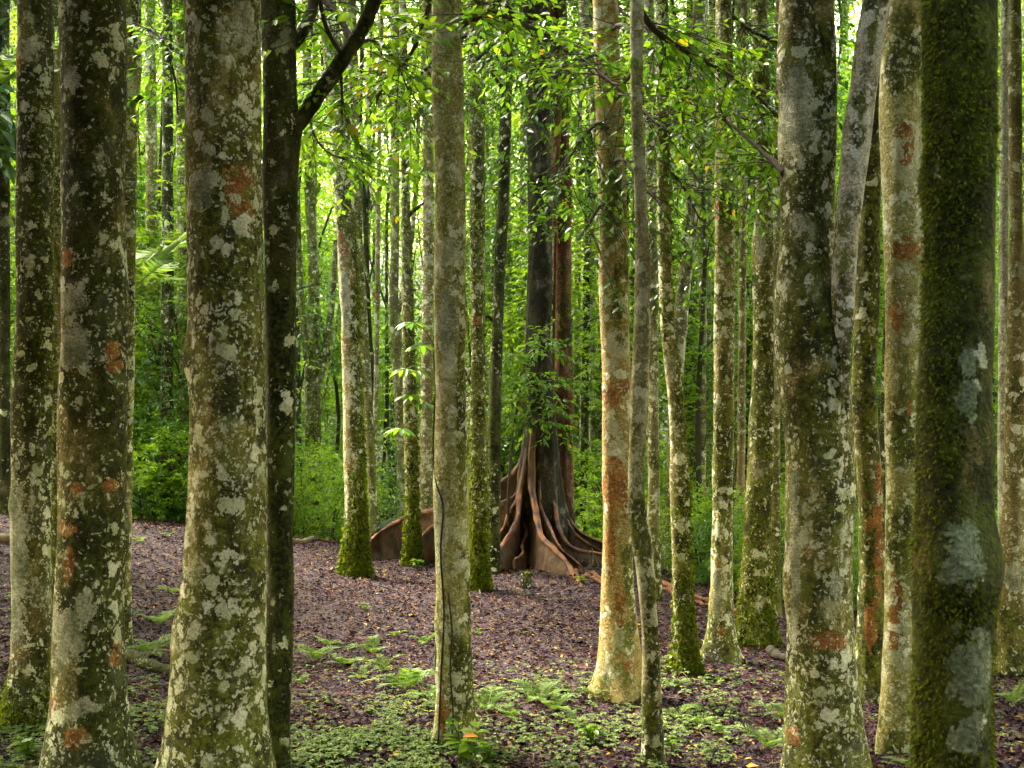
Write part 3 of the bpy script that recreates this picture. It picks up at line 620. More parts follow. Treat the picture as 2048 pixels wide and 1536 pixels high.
def buttress(pts, wid=.05, foot=.16, seed=0, sink=.10, y_under=None):
    """a plank root: pts are crest points (px,row,Y); a wall runs from the crest down to the soil"""
    r = np.random.RandomState(seed)
    c = smooth_path([at(*p) for p in pts], 36)
    d = np.gradient(c, axis=0); d[:, 2] = 0; d = unit(d); s_ = np.cross(d, [0, 0, 1.])
    t = np.linspace(0, 1, len(c)); taper = (1 - .6 * t)
    zg = ground(c[:, 0], c[:, 1]) - sink
    h = np.maximum((c[:, 2] - zg) * (1 - .9 * sstep(t, .95, 1.0)), .06)
    w_ = wid * taper * (1 + .15 * np.sin(t * 31 + seed)); f_ = foot * taper
    qs = np.r_[np.linspace(0, .86, 11), .91, .945, .975, .993, 1.0]
    rows = []; cr = []
    p1, p2, p3 = r.uniform(0, 6, 3)
    for sgn in (-1, 1):
        for q in (qs if sgn < 0 else qs[-2::-1]):
            neck = f_ * (1 - q) ** 2.2 + w_ * (.42 + .1 * np.sin(q * 9 + p1))
            bulb = w_ * np.sqrt(np.clip(1 - ((q - .945) / .055) ** 2, 0, 1)) if q > .89 else 0
            lat = np.maximum(neck * (q < .93), bulb) if q < 1 else 0 * t
            u = t * np.linalg.norm(c[-1] - c[0])
            lat = lat + .022 * (1 - q) * np.sin(u * 17 + p2 + 3 * q) * np.sin(q * 7 + u * 4 + sgn) + .012 * np.sin(u * 41 + p3) * (1 - q)
            wob = .05 * np.sin(t * 7 + p1) * math.sin(q * 3.0) + .025 * np.sin(t * 17 + p2) * math.sin(q * 2.2)
            z = zg + h * q
            p = np.stack([c[:, 0], c[:, 1], z], 1) + s_ * (sgn * lat + wob)[:, None]
            p += r.normal(0, .005, p.shape)
            rows.append(p); cr.append(float(np.clip((q - .88) / .09, 0, 1)) * (.30 + .70 * sstep(t, .10, .5)))
    V = np.stack(rows, 1); m = V.shape[1]; n = len(c)
    i = np.arange(n - 1)[:, None] * m; j = np.arange(m - 1)[None]
    F = np.stack([i + j, i + j + 1, i + m + j + 1, i + m + j], -1).reshape(-1, 4)
    V = V.reshape(-1, 3) - fb
    return Lump().add(V, F, crest=np.stack(cr, 1).ravel()).build('buttress_root', 'root', fig)
buttress([(1068, 790, FY), (1066, 860, FY - .2), (1064, 960, FY - .36), (1066, 1010, FY - .55), (1080, 1060, 17.45), (1108, 1092, 17.1), (1132, 1122, 16.85), (1150, 1150, 16.6), (1172, 1176, 16.2)], .055, .19, 1)
buttress([(1092, 860, FY), (1098, 950, FY - .2), (1103, 995, FY - .28), (1114, 1040, 17.85), (1130, 1075, 17.7), (1150, 1096, 17.65), (1200, 1104, 17.6), (1245, 1118, 17.55), (1300, 1146, 17.4)], .045, .18, 2)
buttress([(1112, 840, FY + .1), (1120, 975, FY + .12), (1137, 1028, FY + .12), (1165, 1064, FY + .12), (1215, 1086, FY + .12), (1260, 1105, 18.2), (1310, 1138, 17.9), (1400, 1190, 16.9)], .046, .19, 3)
buttress([(1056, 850, FY), (1049, 930, FY - .22), (1044, 980, FY - .36), (1036, 1020, 17.75), (1022, 1060, 17.55), (1004, 1086, 17.35), (988, 1104, 17.2), (966, 1128, 17.0)], .044, .16, 4)
buttress([(1056, 850, FY + .05), (1040, 915, FY + .05), (1018, 948, FY + .06), (990, 965, FY + .1), (950, 985, FY + .2), (900, 1008, FY + .35), (850, 1019, FY + .45), (818, 1028, FY + .45), (795, 1038, FY + .4), (770, 1055, FY + .3), (750, 1072, FY + .2), (732, 1092, FY + .05)], .055, .22, 5)
buttress([(1052, 930, FY - .05), (1030, 985, FY - .1), (990, 1008, FY - .1), (940, 1030, FY - .1), (890, 1044, FY), (866, 1050, FY), (845, 1066, FY - .1), (815, 1096, FY - .25)], .032, .16, 6)
buttress([(1056, 980, FY - .2), (1052, 1040, FY - .3), (1047, 1080, 17.7), (1040, 1106, 17.4), (1030, 1122, 17.2)], .028, .12, 7)
buttress([(1076, 850, FY), (1080, 960, FY - .3), (1088, 1020, FY - .5), (1102, 1062, 17.5), (1124, 1096, 17.3), (1150, 1122, 17.2), (1176, 1140, 17.0)], .026, .14, 9)
buttress([(1108, 900, FY + .05), (1122, 1000, FY - .1), (1140, 1046, FY - .15), (1168, 1080, 18.0), (1200, 1098, 17.9), (1240, 1126, 17.8)], .026, .14, 10)
buttress([(1050, 900, FY), (1038, 970, FY - .15), (1022, 1016, FY - .25), (1004, 1050, 17.9), (984, 1086, 17.7), (966, 1112, 17.5)], .028, .14, 11)
buttress([(1084, 1000, FY - .2), (1090, 1060, FY - .45), (1098, 1095, 17.6), (1104, 1120, 17.3)], .026, .12, 8)
def ground_root(pts, r0, r1, seed, mat='thinroot', name='surface_root', parent=None, off=None, n=22):
    P = []
    for px, row in pts: P.append(on_ground(px, row))
    P = smooth_path(P, n); P[:, 2] = ground(P[:, 0], P[:, 1]) + .012
    P[-1, 2] -= .03; P[0, 2] -= .02
    P += np.random.RandomState(seed).normal(0, .008, P.shape)
    V, F = tube(P, np.linspace(r0, r1, n), 8)
    return build(name, V - (fb if off is None else off), F, mat, fig if parent is None else parent)
ground_root([(1162, 1160), (1185, 1150), (1212, 1168), (1240, 1182)], .045, .02, 1)
ground_root([(1150, 1140), (1156, 1160), (1163, 1174)], .035, .02, 2)
ground_root([(1170, 1152), (1200, 1166), (1210, 1176)], .03, .012, 22)
ground_root([(1310, 1162), (1350, 1180), (1400, 1198), (1460, 1222), (1520, 1240)], .045, .02, 3)
ground_root([(1312, 1178), (1345, 1186), (1390, 1206), (1425, 1214)], .035, .02, 4)
ground_root([(1028, 1128), (1050, 1126), (1068, 1120), (1078, 1112)], .03, .03, 5, 'log')
ground_root([(1008, 1118), (1020, 1124), (1036, 1131), (1064, 1128)], .025, .02, 6, 'log')
ground_root([(790, 1092), (815, 1084), (845, 1090), (866, 1096)], .035, .02, 7, 'log')
# red aerial root running down the second stem
P = smooth_path([at(px, row, FY + .10) for px, row in ((1128, 40), (1122, 180), (1117, 300), (1110, 380), (1112, 500), (1108, 640), (1106, 760), (1102, 880))], 40)
V, F = tube(P + rs.normal(0, .004, P.shape), np.linspace(.028, .02, 40), 8)
build('aerial_root', V - fb, F, 'thinroot', fig)
# hanging rootlets
for k, (px, row) in enumerate(((1184, 1095), (1176, 1100), (1188, 1110), (1196, 1118))):
    a = at(px, row, 17.4); b = a + [rs.uniform(-.06, .1), -.1, 0]; b[2] = ground(b[0], b[1])
    V, F = tube(smooth_path([a, (a + b) / 2 + [.03, 0, -.02], b], 6), .008, 6); build('rootlet', V - fb, F, 'log', fig)
child(CANOPY[0], fig, (0, 0, 10.5), 1.0, 1.3); child(CANOPY[1], fig, (.8, .6, 11.2), 2.0, 1.2)

# boulder, stump, logs
def lumpy(name, mat, loc, rad, seed, label, cat, squash=.5):
    import bmesh
    bm = bmesh.new(); bmesh.ops.create_icosphere(bm, subdivisions=4, radius=1)
    r = np.random.RandomState(seed); k = r.normal(0, 1.6, (10, 3)); ph = r.uniform(0, 6, 10)
    for v in bm.verts:
        c = np.array(v.co); f = 1 + sum(.09 / (1 + i * .25) * math.sin(k[i] @ c * (1 + .4 * i) + ph[i]) for i in range(10))
        v.co = Vector((c * f * np.array([rad, rad * .8, rad * squash])).tolist())
    me = bpy.data.meshes.new(name); bm.to_mesh(me); bm.free()
    for p in me.polygons: p.use_smooth = True
    me.materials.append(M[mat]); o = bpy.data.objects.new(name, me); C.objects.link(o)
    o.location = loc; return tag(o, label, cat)
p = at(800, 1060, 19.3); p[2] = ground(p[0], p[1]) + .12
lumpy('boulder', 'boulder', p, .62, 4, 'dark green mossy boulder behind the left buttress root', 'boulder', .62)
p = on_ground(1052, 1176)
t = thing('tree_stump', 'small dark broken stump on the litter below the buttress roots', 'stump', p)
zz = np.linspace(-.04, .17, 6); pr = lambda th: 1 + .12 * np.sin(3 * th + 1)[None] + .08 * np.sin(7 * th)[None] + np.zeros((6, 1))
V, F = tube(np.stack([np.zeros(6), np.zeros(6), zz], 1), [.075, .068, .06, .06, .062, .058], 20, prof=pr)
V[-20:, 2] += .03 * np.sin(np.arange(20) * 1.7) + .015 * np.sin(np.arange(20) * 4.1)
build('stump_wall', V, F, 'dark', t)
V2, F2 = tube(np.stack([np.zeros(3), np.zeros(3), [.16, .11, .05]], 1), [.05, .042, .001], 20, prof=lambda th: 1 + .1 * np.sin(3 * th + 1)[None] + np.zeros((3, 1)))
build('hollow', V2, F2, 'cavity', t)
a_, f_ = leaves(np.array([[.02 * math.cos(k), .02 * math.sin(k), .16] for k in range(14)]), np.array([[math.cos(k * 2.4), math.sin(k * 2.4), .8] for k in range(14)]), np.array([[0, 0, 1.]] * 14), .07, .02)
build('moss', a_, f_, 'moss', t, smooth=False)
def fallen(name, label, pts, r0, r1, seed, mat='log', lift=.0, cat='log', n=18):
    P = np.array([on_ground(px, row) for px, row in pts]); P = smooth_path(P, n); P[:, 2] = ground(P[:, 0], P[:, 1]) + r0 * .6 + lift * np.sin(np.linspace(0, PI, n))
    P += np.random.RandomState(seed).normal(0, .008, P.shape)
    b = P[0].copy(); V, F = tube(P, np.linspace(r0, r1, n) * (1 + .08 * np.sin(np.arange(n) * 1.3)), 12)
    Vc = np.vstack([V, P[0], P[-1]]); k = len(V); j = np.arange(12)
    caps = np.vstack([np.stack([np.full(12, k), (j + 1) % 12, j], 1), np.stack([np.full(12, k + 1), (n - 1) * 12 + j, (n - 1) * 12 + (j + 1) % 12], 1)])
    o = build(name, Vc - b, [F, caps], mat); o.location = b; return tag(o, label, cat)
fallen('fallen_log', 'thin pale log lying along the ridge right of the forking dark trunk', [(575, 1086), (620, 1083), (665, 1084)], .05, .035, 1)
fallen('fallen_log', 'brown log on the slope at the far left edge', [(-60, 1086), (-10, 1084), (34, 1086)], .06, .05, 2)
fallen('fallen_branch', 'dark fallen branch lying behind the thickest pale trunk', [(250, 1312), (290, 1334), (345, 1352), (390, 1360)], .06, .03, 3, 'dark', cat='branch')
fallen('fallen_branch', 'thin crooked twig lying over the dark fallen branch', [(278, 1330), (310, 1318), (352, 1308)], .018, .009, 4, 'log', .05, 'branch')
fallen('fallen_branch', 'mossy dead branch at the foot of the grooved tree', [(1540, 1310), (1565, 1322), (1600, 1330)], .045, .03, 5, 'greentwig', cat='branch')
fallen('fallen_branch', 'thin root like twig left of the elbowed mossy trunk', [(1312, 1326), (1340, 1334), (1356, 1344)], .03, .015, 6, 'twig', cat='branch')
fallen('fallen_branch', 'pale stick lying at the bottom left corner', [(120, 1530), (180, 1526), (232, 1532)], .03, .02, 7, 'log', cat='branch')
fallen('fallen_branch', 'short thin dry twig right of the moss flecked trunk', [(946, 1160), (956, 1176), (962, 1194)], .012, .006, 8, 'log', .03, 'branch')

GAPS = ((75, 'left of the dark thick trunk'), (300, 'between the dark thick and the thickest trunk'), (460, 'behind the thickest trunk'), (570, 'behind the black forking trunk'), (690, 'between the black trunk and the moss footed tree'),
        (765, 'just right of the moss footed tree'), (890, 'left of the tall central trunk'), (980, 'behind the moss flecked trunk'), (1080, 'left of the fig stems'), (1205, 'between fig and tan trunk'), (1330, 'behind tan and crooked trunks'),
        (1440, 'between elbowed and straight trunks'), (1550, 'around the grooved mossy tree'), (1700, 'behind the fused tree'), (1860, 'behind the scarred trunk'), (9999, 'right of the furry trunk'))
def gap(X, Y):
    px = CX + X / Y * FPX
    return next(t for lim, t in GAPS if px < lim)
# ------------------------------------------------------------------ background wood
def bg_tree(Y, pts, mat, seed, name, label, group=None, top=None, crowns=None, nseg=14, forks=()):
    top = top or CAMZ + Y * .33 + 1
    V, F, A, base, (tip, tr) = trunk_mesh(pts, Y, top, flare=.2, nseg=nseg, step=.16, seed=seed, lump=.05, rootn=4, basemoss=.3)
    t = thing(name, label, 'tree', base, group)
    L = Lump().add(V, F, **A)
    limbs(L, tip - base, tr, 4, seed)
    L.build('trunk', mat, t)
    for fp in forks:
        P = smooth_path([at(*f[:2], Y) for f in fp], 18); R = np.interp(np.linspace(0, 1, 18), np.linspace(0, 1, len(fp)), [f[2] / 2 / FPX * Y for f in fp])
        Vf, Ff = tube(P, R, 10); z = np.zeros(len(Vf)); Lump().add(Vf - base, Ff, moss=z + .1, peel=z, pale=z).build('limb', mat, t)
    r = np.random.RandomState(seed + 900)
    for k in range(1 if crowns is None else crowns):
        cm = (CROWN + TALL)[r.randint(7)]
        child(cm, t, tip - base + np.array([r.uniform(-1, 1), r.uniform(-1, 1), -.3 + 1.6 * k]), r.uniform(0, 6.28), r.uniform(.6, .9))
    return t
bg_tree(24, [(0, 604, 622), (260, 606, 624), (450, 612, 632), (560, 618, 640), (700, 612, 640), (850, 610, 640), (1070, 610, 646)], 'far', 201, 'forked_tree', 'forked grey trunk seen between the black trunk and the moss footed tree',
        forks=[[(622, 760, 18), (606, 640, 16), (597, 520, 14), (592, 300, 12), (588, 100, 10)], [(630, 800, 18), (652, 690, 15), (664, 600, 13), (672, 480, 10)]])
bg_tree(22, [(100, 325, 345), (500, 324, 347), (800, 322, 346), (1045, 318, 348)], 'dark', 202, 'dark_tree', 'dark straight trunk left of the bright sky gap')
bg_tree(23, [(300, 352, 374), (600, 356, 377), (1050, 352, 378)], 'far', 203, 'slim_tree', 'slim trunk partly hidden behind the left side of the thickest trunk')
bg_tree(24, [(150, 290, 312), (620, 294, 320), (760, 292, 318), (1040, 286, 318)], 'brown', 204, 'brown_tree', 'brown peeling trunk left of the dark straight trunk')
bg_tree(23, [(150, 782, 800), (500, 782, 798), (600, 778, 796), (768, 786, 806), (900, 794, 810), (1060, 796, 814)], 'far', 205, 'crooked_tree', 'crooked far trunk just left of the thin mossy ridge trunk', forks=[[(790, 640, 14), (812, 560, 10), (830, 400, 9), (838, 200, 8)]])
bg_tree(21, [(100, 842, 866), (500, 846, 868), (900, 840, 864), (1050, 838, 866)], 'brown', 206, 'pale_tree', 'pale brown trunk half hidden behind the left of the central trunk')
bg_tree(26, [(200, 1040, 1052), (600, 1038, 1050), (1050, 1034, 1052)], 'far', 207, 'thin_tree', 'thin green trunk left of the fig stem', crowns=1)
for k, (xa, xb, wd, Y, m) in enumerate(((1150, 1158, 12, 26, 'far'), (1166, 1178, 15, 24, 'dark'), (1188, 1184, 13, 27, 'far'), (1198, 1204, 10, 30, 'dark'))):
    bg_tree(Y, [(300, xb - wd / 2, xb + wd / 2), (700, (xa + xb) / 2 - wd / 2, (xa + xb) / 2 + wd / 2), (1080, xa - wd * .6, xa + wd * .6)], m, 210 + k, 'thin_tree', ('first thin trunk right of the fig', 'second thin trunk right of the fig, darkest', 'third thin trunk right of the fig', 'thinnest dark trunk nearest the tan trunk')[k], 'saplings right of the fig', crowns=1)
for k, (xa, xb, wd, Y, m) in enumerate(((1402, 1408, 16, 22, 'far'), (1392, 1388, 10, 28, 'dark'), (1412, 1420, 11, 25, 'far'), (1480, 1488, 15, 19, 'brown'), (1470, 1476, 10, 26, 'far'))):
    bg_tree(Y, [(200, xb - wd / 2, xb + wd / 2), (700, (xa + xb) / 2 - wd / 2, (xa + xb) / 2 + wd / 2), (1100, xa - wd * .6, xa + wd * .6)], m, 220 + k, 'thin_tree', ('thin grey trunk left of the straight speckled trunk', 'thin dark trunk just right of the elbowed one', 'thin leaning trunk closest left of the straight speckled trunk', 'brown thin trunk left of the grooved mossy tree', 'thinnest far trunk right of the straight speckled trunk')[k], 'trunks behind the straight speckled tree', crowns=1)
for k, (xa, wd, Y, m) in enumerate(((8, 22, 17, 'dark'), (-14, 26, 21, 'far'), (18, 12, 26, 'far'))):
    bg_tree(Y, [(0, xa - wd / 2, xa + wd / 2), (600, xa - wd * .45, xa + wd * .55), (1060, xa - wd * .6, xa + wd * .6)], m, 230 + k, 'dark_tree', ('thickest dark trunk in the gloom at the very left edge', 'far dark trunk cut by the left picture edge', 'thinnest far trunk at the left edge')[k], 'dark trunks at the left edge')
# the rest of the wood: trunks nobody can tell apart
r = np.random.RandomState(77); taken = []
k = 0
while k < 84:
    Y = r.uniform(25, 52); px = r.uniform(-120, 2170); X = (px - CX) / FPX * Y
    if any(abs(X - a) + .6 * abs(Y - b) < .8 for a, b in taken): continue
    taken.append((X, Y)); wd = r.uniform(.10, .28) * FPX / Y; ln = r.normal(0, 14); bd = r.normal(0, 6)
    pts = [(-100, px + ln - wd * .42, px + ln + wd * .42), (400, px + ln * .6 + bd - wd * .45, px + ln * .6 + bd + wd * .45), (800, px - wd / 2, px + wd / 2)]
    fk = []
    for q in range(r.randint(0, 3)):
        r0 = r.uniform(300, 900); sx = r.choice([-1, 1]) * r.uniform(25, 75); fw = wd * r.uniform(.4, .7); rise_ = r.uniform(250, 500); xb = np.interp(r0, [-100, 400, 800], [px + ln, px + ln * .6 + bd, px])
        fk.append([(xb, r0, fw * 1.1), (xb + sx * .45, r0 - rise_ * .25, fw), (xb + sx * .8 + r.normal(0, 8), r0 - rise_ * .6, fw * .8), (xb + sx + r.normal(0, 14), r0 - rise_, fw * .6), (xb + sx * 1.05, r0 - rise_ * 1.6, fw * .4)])
    bg_tree(Y, pts, ('dark', 'dark', 'far', 'dark')[k % 4], 300 + k, 'slim_tree', ('dark ' if k % 4 != 2 else 'speckled ') + ('forked slim trunk ' if fk else 'slim straight trunk ') + ('far off ' if Y > 38 else 'past the ridge ') + gap(X, Y), 'slim trunks deep in the wood', crowns=1 if k % 3 == 0 else 0, nseg=10, forks=fk)
    k += 1
# thin crooked dark stems nearer the ridge
r = np.random.RandomState(99)
for k in range(46):
    Y = r.uniform(20.5, 33); px = r.uniform(-40, 2090); X = (px - CX) / FPX * Y
    if Y < np.interp(X, CRX, CRY) + 1.2 or abs(px - 1085) < 60: continue
    wd = r.uniform(.05, .13) * FPX / Y; rows_ = np.linspace(980, -120, 7); off_ = np.cumsum(r.normal(0, 9, 7)) + np.linspace(0, r.normal(0, 34), 7)
    pts = [(float(a), px + o - wd / 2 * (1 - i * .06), px + o + wd / 2 * (1 - i * .06)) for i, (a, o) in enumerate(zip(rows_, off_))]
    fk = []
    for q in range(r.randint(1, 4)):
        i = r.randint(1, 5); sx = r.choice([-1, 1]) * r.uniform(20, 70); hh = r.uniform(120, 330); xb = px + off_[i]
        fk.append([(xb, rows_[i], wd * .6), (xb + sx * .5, rows_[i] - hh * .3, wd * .5), (xb + sx * .8, rows_[i] - hh * .65, wd * .4), (xb + sx * 1.1, rows_[i] - hh, wd * .25)])
    bg_tree(Y, pts, ('dark', 'dark', 'far')[k % 3], 1500 + k, 'thin_tree', ('crooked dark stem ' if k % 3 < 2 else 'crooked flecked stem ') + ('leaning left ' if off_[-1] < -15 else 'leaning right ' if off_[-1] > 15 else 'standing ') + gap(X, Y), 'thin crooked stems beyond the ridge', crowns=0, nseg=8, forks=fk)
# understorey beyond the crest
stem_me = None
def shrub(X, Y, size, mesh, seed, label, group, name='understorey_shrub', z=None):
    zg = float(ground(X, Y)) if z is None else z
    t = thing(name, label, 'shrub', (X, Y, zg), group)
    r = np.random.RandomState(seed)
    L = Lump()
    for k in range(4):
        a = r.uniform(0, 6.28); h = size * r.uniform(1.2, 2.0)
        V, F = tube(smooth_path([[0, 0, -.1], [math.cos(a) * .12 * size, math.sin(a) * .12 * size, h * .5], [math.cos(a) * .5 * size, math.sin(a) * .5 * size, h]], 7), np.linspace(.022, .006, 7) * size, 6); L.add(V, F)
    L.build('stem', 'greentwig', t)
    child(mesh, t, (0, 0, 1.15 * size), r.uniform(0, 6.28), size)
    return t
r = np.random.RandomState(5)
n = 0
for k in range(90):                     # low shrubs, just past the crest to the valley floor
    Y = r.uniform(0, 1) ** 1.3 * 22 + 19.5; X = r.uniform(-.46, .46) * Y
    if Y < np.interp(X, CRX, CRY) + 1.6 or (abs(X - fb[0]) < 1.6 and Y < 20.5): continue
    lime = (-.20 < X / Y < .0 and r.uniform() < .45) or r.uniform() < (.5 if X / Y > .02 else .15)
    if X / Y < -.1 and Y < 27:
        if k % 2: continue
        lime = k % 3 != 0
    ms = (LIMESHRUB[k % 2] if lime else SHRUB[k % 4])
    shrub(X, Y, r.uniform(.45, .95) if Y < 25 else r.uniform(.7, 1.3), ms, k, ('lime' if lime else 'deep green') + ' leafy shrub ' + ('far off ' if Y > 28 else 'past the ridge ') + gap(X, Y), 'understorey shrubs'); n += 1
r2 = np.random.RandomState(61)
for k in range(26):                      # small bushes that close the view just past the left crest
    Y = r2.uniform(21.5, 29); X = r2.uniform(-.40, -.03) * Y
    shrub(X, Y, r2.uniform(.45, .75), (LIMESHRUB + SHRUB)[k % 5], 800 + k, 'small ' + ('lime' if k % 5 < 2 else 'green') + ' bush past the crest ' + gap(X, Y), 'understorey shrubs')
for k in range(9):                       # shrubs right at the right-hand crest
    X = 2.0 + .28 * k + r.uniform(-.1, .1); Y = float(np.interp(X, CRX, CRY)) + r.uniform(1.0, 2.4)
    shrub(X, Y, r.uniform(.42, .6), (LIMESHRUB + SHRUB)[k % 4], 700 + k, 'low bright shrub on the right hand crest ' + gap(X, Y), 'shrubs over the right hand crest')
# taller leafy saplings filling the wood between the trunks
def sapling(X, Y, h, mesh, sc_, seed, label, group, name='leafy_sapling'):
    zg = float(ground(X, Y)); t = thing(name, label, 'tree', (X, Y, zg), group)
    r = np.random.RandomState(seed); ph = r.uniform(-.3, .3, 4)
    P = smooth_path([[0, 0, -.1], [ph[0], ph[1], h * .35], [ph[2], ph[3], h * .7], [ph[0] * 2, ph[1], h]], 14)
    L = Lump(); V, F = tube(P, np.linspace(.06, .02, 14), 8); L.add(V, F)
    for k in range(5):
        a = k * 2.4 + ph[0]; s0 = P[6 + k]; V, F = tube(smooth_path([s0, s0 + [math.cos(a) * .5, math.sin(a) * .5, .4], s0 + [math.cos(a) * 1.2, math.sin(a) * 1.2, .6]], 6), np.linspace(.02, .006, 6), 6); L.add(V, F)
    L.build('trunk', 'greentwig', t)
    for (m, dz, s_) in mesh: child(m, t, (ph[2], ph[3], h * dz), r.uniform(0, 6.28), s_ * sc_)
    return t
r = np.random.RandomState(15)
for k in range(56):
    Y = r.uniform(40, 62); u = r.uniform(-.45, .45); X = u * Y
    h = r.uniform(3.0, CAMZ + Y * .30 + 2.5) - float(ground(X, Y)) * .5
    lime = (-.21 < u < -.03) or (.0 < u < .2 and r.uniform() < .45)  # lime tone paints in the sunshine of the clearing
    A_, B_ = (LIME, LIME) if lime else (CROWN, TALL)
    mesh = [(A_[k % len(A_)], 1.0, 1.0), (B_[(k + 1) % len(B_)], .62, .85)]
    sapling(X, Y, max(h, 2.5), mesh, r.uniform(.9, 1.4), 900 + k, ('lime green ' if lime else 'dense green ') + ('low ' if h < 9 else 'tall ') + 'young tree far off ' + gap(X, Y),
            'glowing saplings in the clearing' if lime else 'leafy young trees behind the trunks')
r = np.random.RandomState(19)
for k in range(110):
    Y = r.uniform(21.5, 42); u = r.uniform(-.44, .44); X = u * Y
    if Y < np.interp(X, CRX, CRY) + 2 or (-.18 < u < -.05 and (Y < 30 or k % 2)): continue
    h = r.uniform(2.0, CAMZ + Y * .27) - float(ground(X, Y))
    sapling(X, Y, max(h, 2.2), [(SPARSE[k % 4], 1.0, 1.0), (SPARSE[(k + 1) % 4], .55, .9)], r.uniform(.8, 1.15), 1200 + k, ('low' if h < 6 else 'tall') + ' airy sapling ' + ('far off ' if Y > 31 else 'past the ridge ') + gap(X, Y), 'airy saplings in the sunny wood')
r = np.random.RandomState(47)
for k in range(34):
    Y = r.uniform(26, 44); u = r.choice([r.uniform(-.42, -.2), r.uniform(.06, .42)]); X = u * Y
    h = CAMZ + Y * r.uniform(.10, .30) - float(ground(X, Y))
    sapling(X, Y, h, [(SPARSE[k % 4], 1.0, 1.0), (SPARSE[(k + 1) % 4], .7, .9)], r.uniform(.9, 1.25), 1700 + k, 'high leaved young tree ' + ('far off ' if Y > 35 else 'past the ridge ') + gap(X, Y), 'airy saplings in the sunny wood')
# the far hillside: a wood that reads as one mass
r = np.random.RandomState(25)
Lf = Lump()
for k in range(230):
    X = r.uniform(-48, 48); Y = r.uniform(62, 95); z = float(ground(X, Y)) + r.uniform(1, 23)
    ntw = 170; q = unit(r.normal(size=(ntw, 3))) * (r.uniform(0, 1, (ntw, 1)) ** .4) * [3.2, 3.2, 3.4] + [X, Y, z]
    a = spray_leaves(q, unit(r.normal(size=(ntw, 3))) * [1, 1, .5], .9, 6, .34, r); V, F = leaves(*a); Lf.add(V, F)
wood = Lf.build('far_woodland', 'leaf_sunlit_lime', smooth=False, kind='stuff')
wood['label'] = 'far wooded hillside reading as one green mass'; wood['category'] = 'woodland'

# unseen trees added behind and beside the camera to shade the foreground
r = np.random.RandomState(31)
for k, (X, Y) in enumerate(((-2.5, -3.5), (1.6, -4.2), (4.6, -2.0), (-5.5, -1.0), (6.2, 2.0), (-.6, -8), (-5.2, -6.5), (4.4, -7.5), (8.6, -3), (7.6, 6.5), (9.6, 10.5), (9.5, 16), (-9, -2), (-7.2, 2.6), (-8.6, 6.5), (-9.8, 11), (-11, 4), (-9.5, 16), (-2.6, 3.2), (0, -6), (-3, -9.5), (3.2, -10), (7.5, -8), (-8, -8.5), (.5, -12), (-1.2, -4.6), (3.2, -4.6), (11, -1), (-11.5, -4))):
    zg = float(ground(X, Y)); t = thing('shade_tree', 'unpictured forest tree shading the ground around the viewpoint', 'tree', (X, Y, zg), 'trees around the viewpoint')
    V, F = tube(smooth_path([[0, 0, -.2], [.1, 0, 3], [0, .1, 6], [.1, .1, 10]], 16), np.linspace(.2, .1, 16), 14); z = np.zeros(len(V)); L = Lump().add(V, F, moss=z, peel=z, pale=z); limbs(L, np.array([.1, .1, 10]), .12, 5, k); L.build('trunk', 'far', t)
    for q in range(1 if Y == 3.2 else 3): child(CANOPY[(k + q) % 3], t, (r.uniform(-.8, .8), r.uniform(-.8, .8), ((2.6 if Y < -4 else 4.0) if Y < 0 else 5.6 if abs(X) > 8 else 8.6) + q * 2.7), r.uniform(0, 6.28), (1.15, 1.15, 1.5))

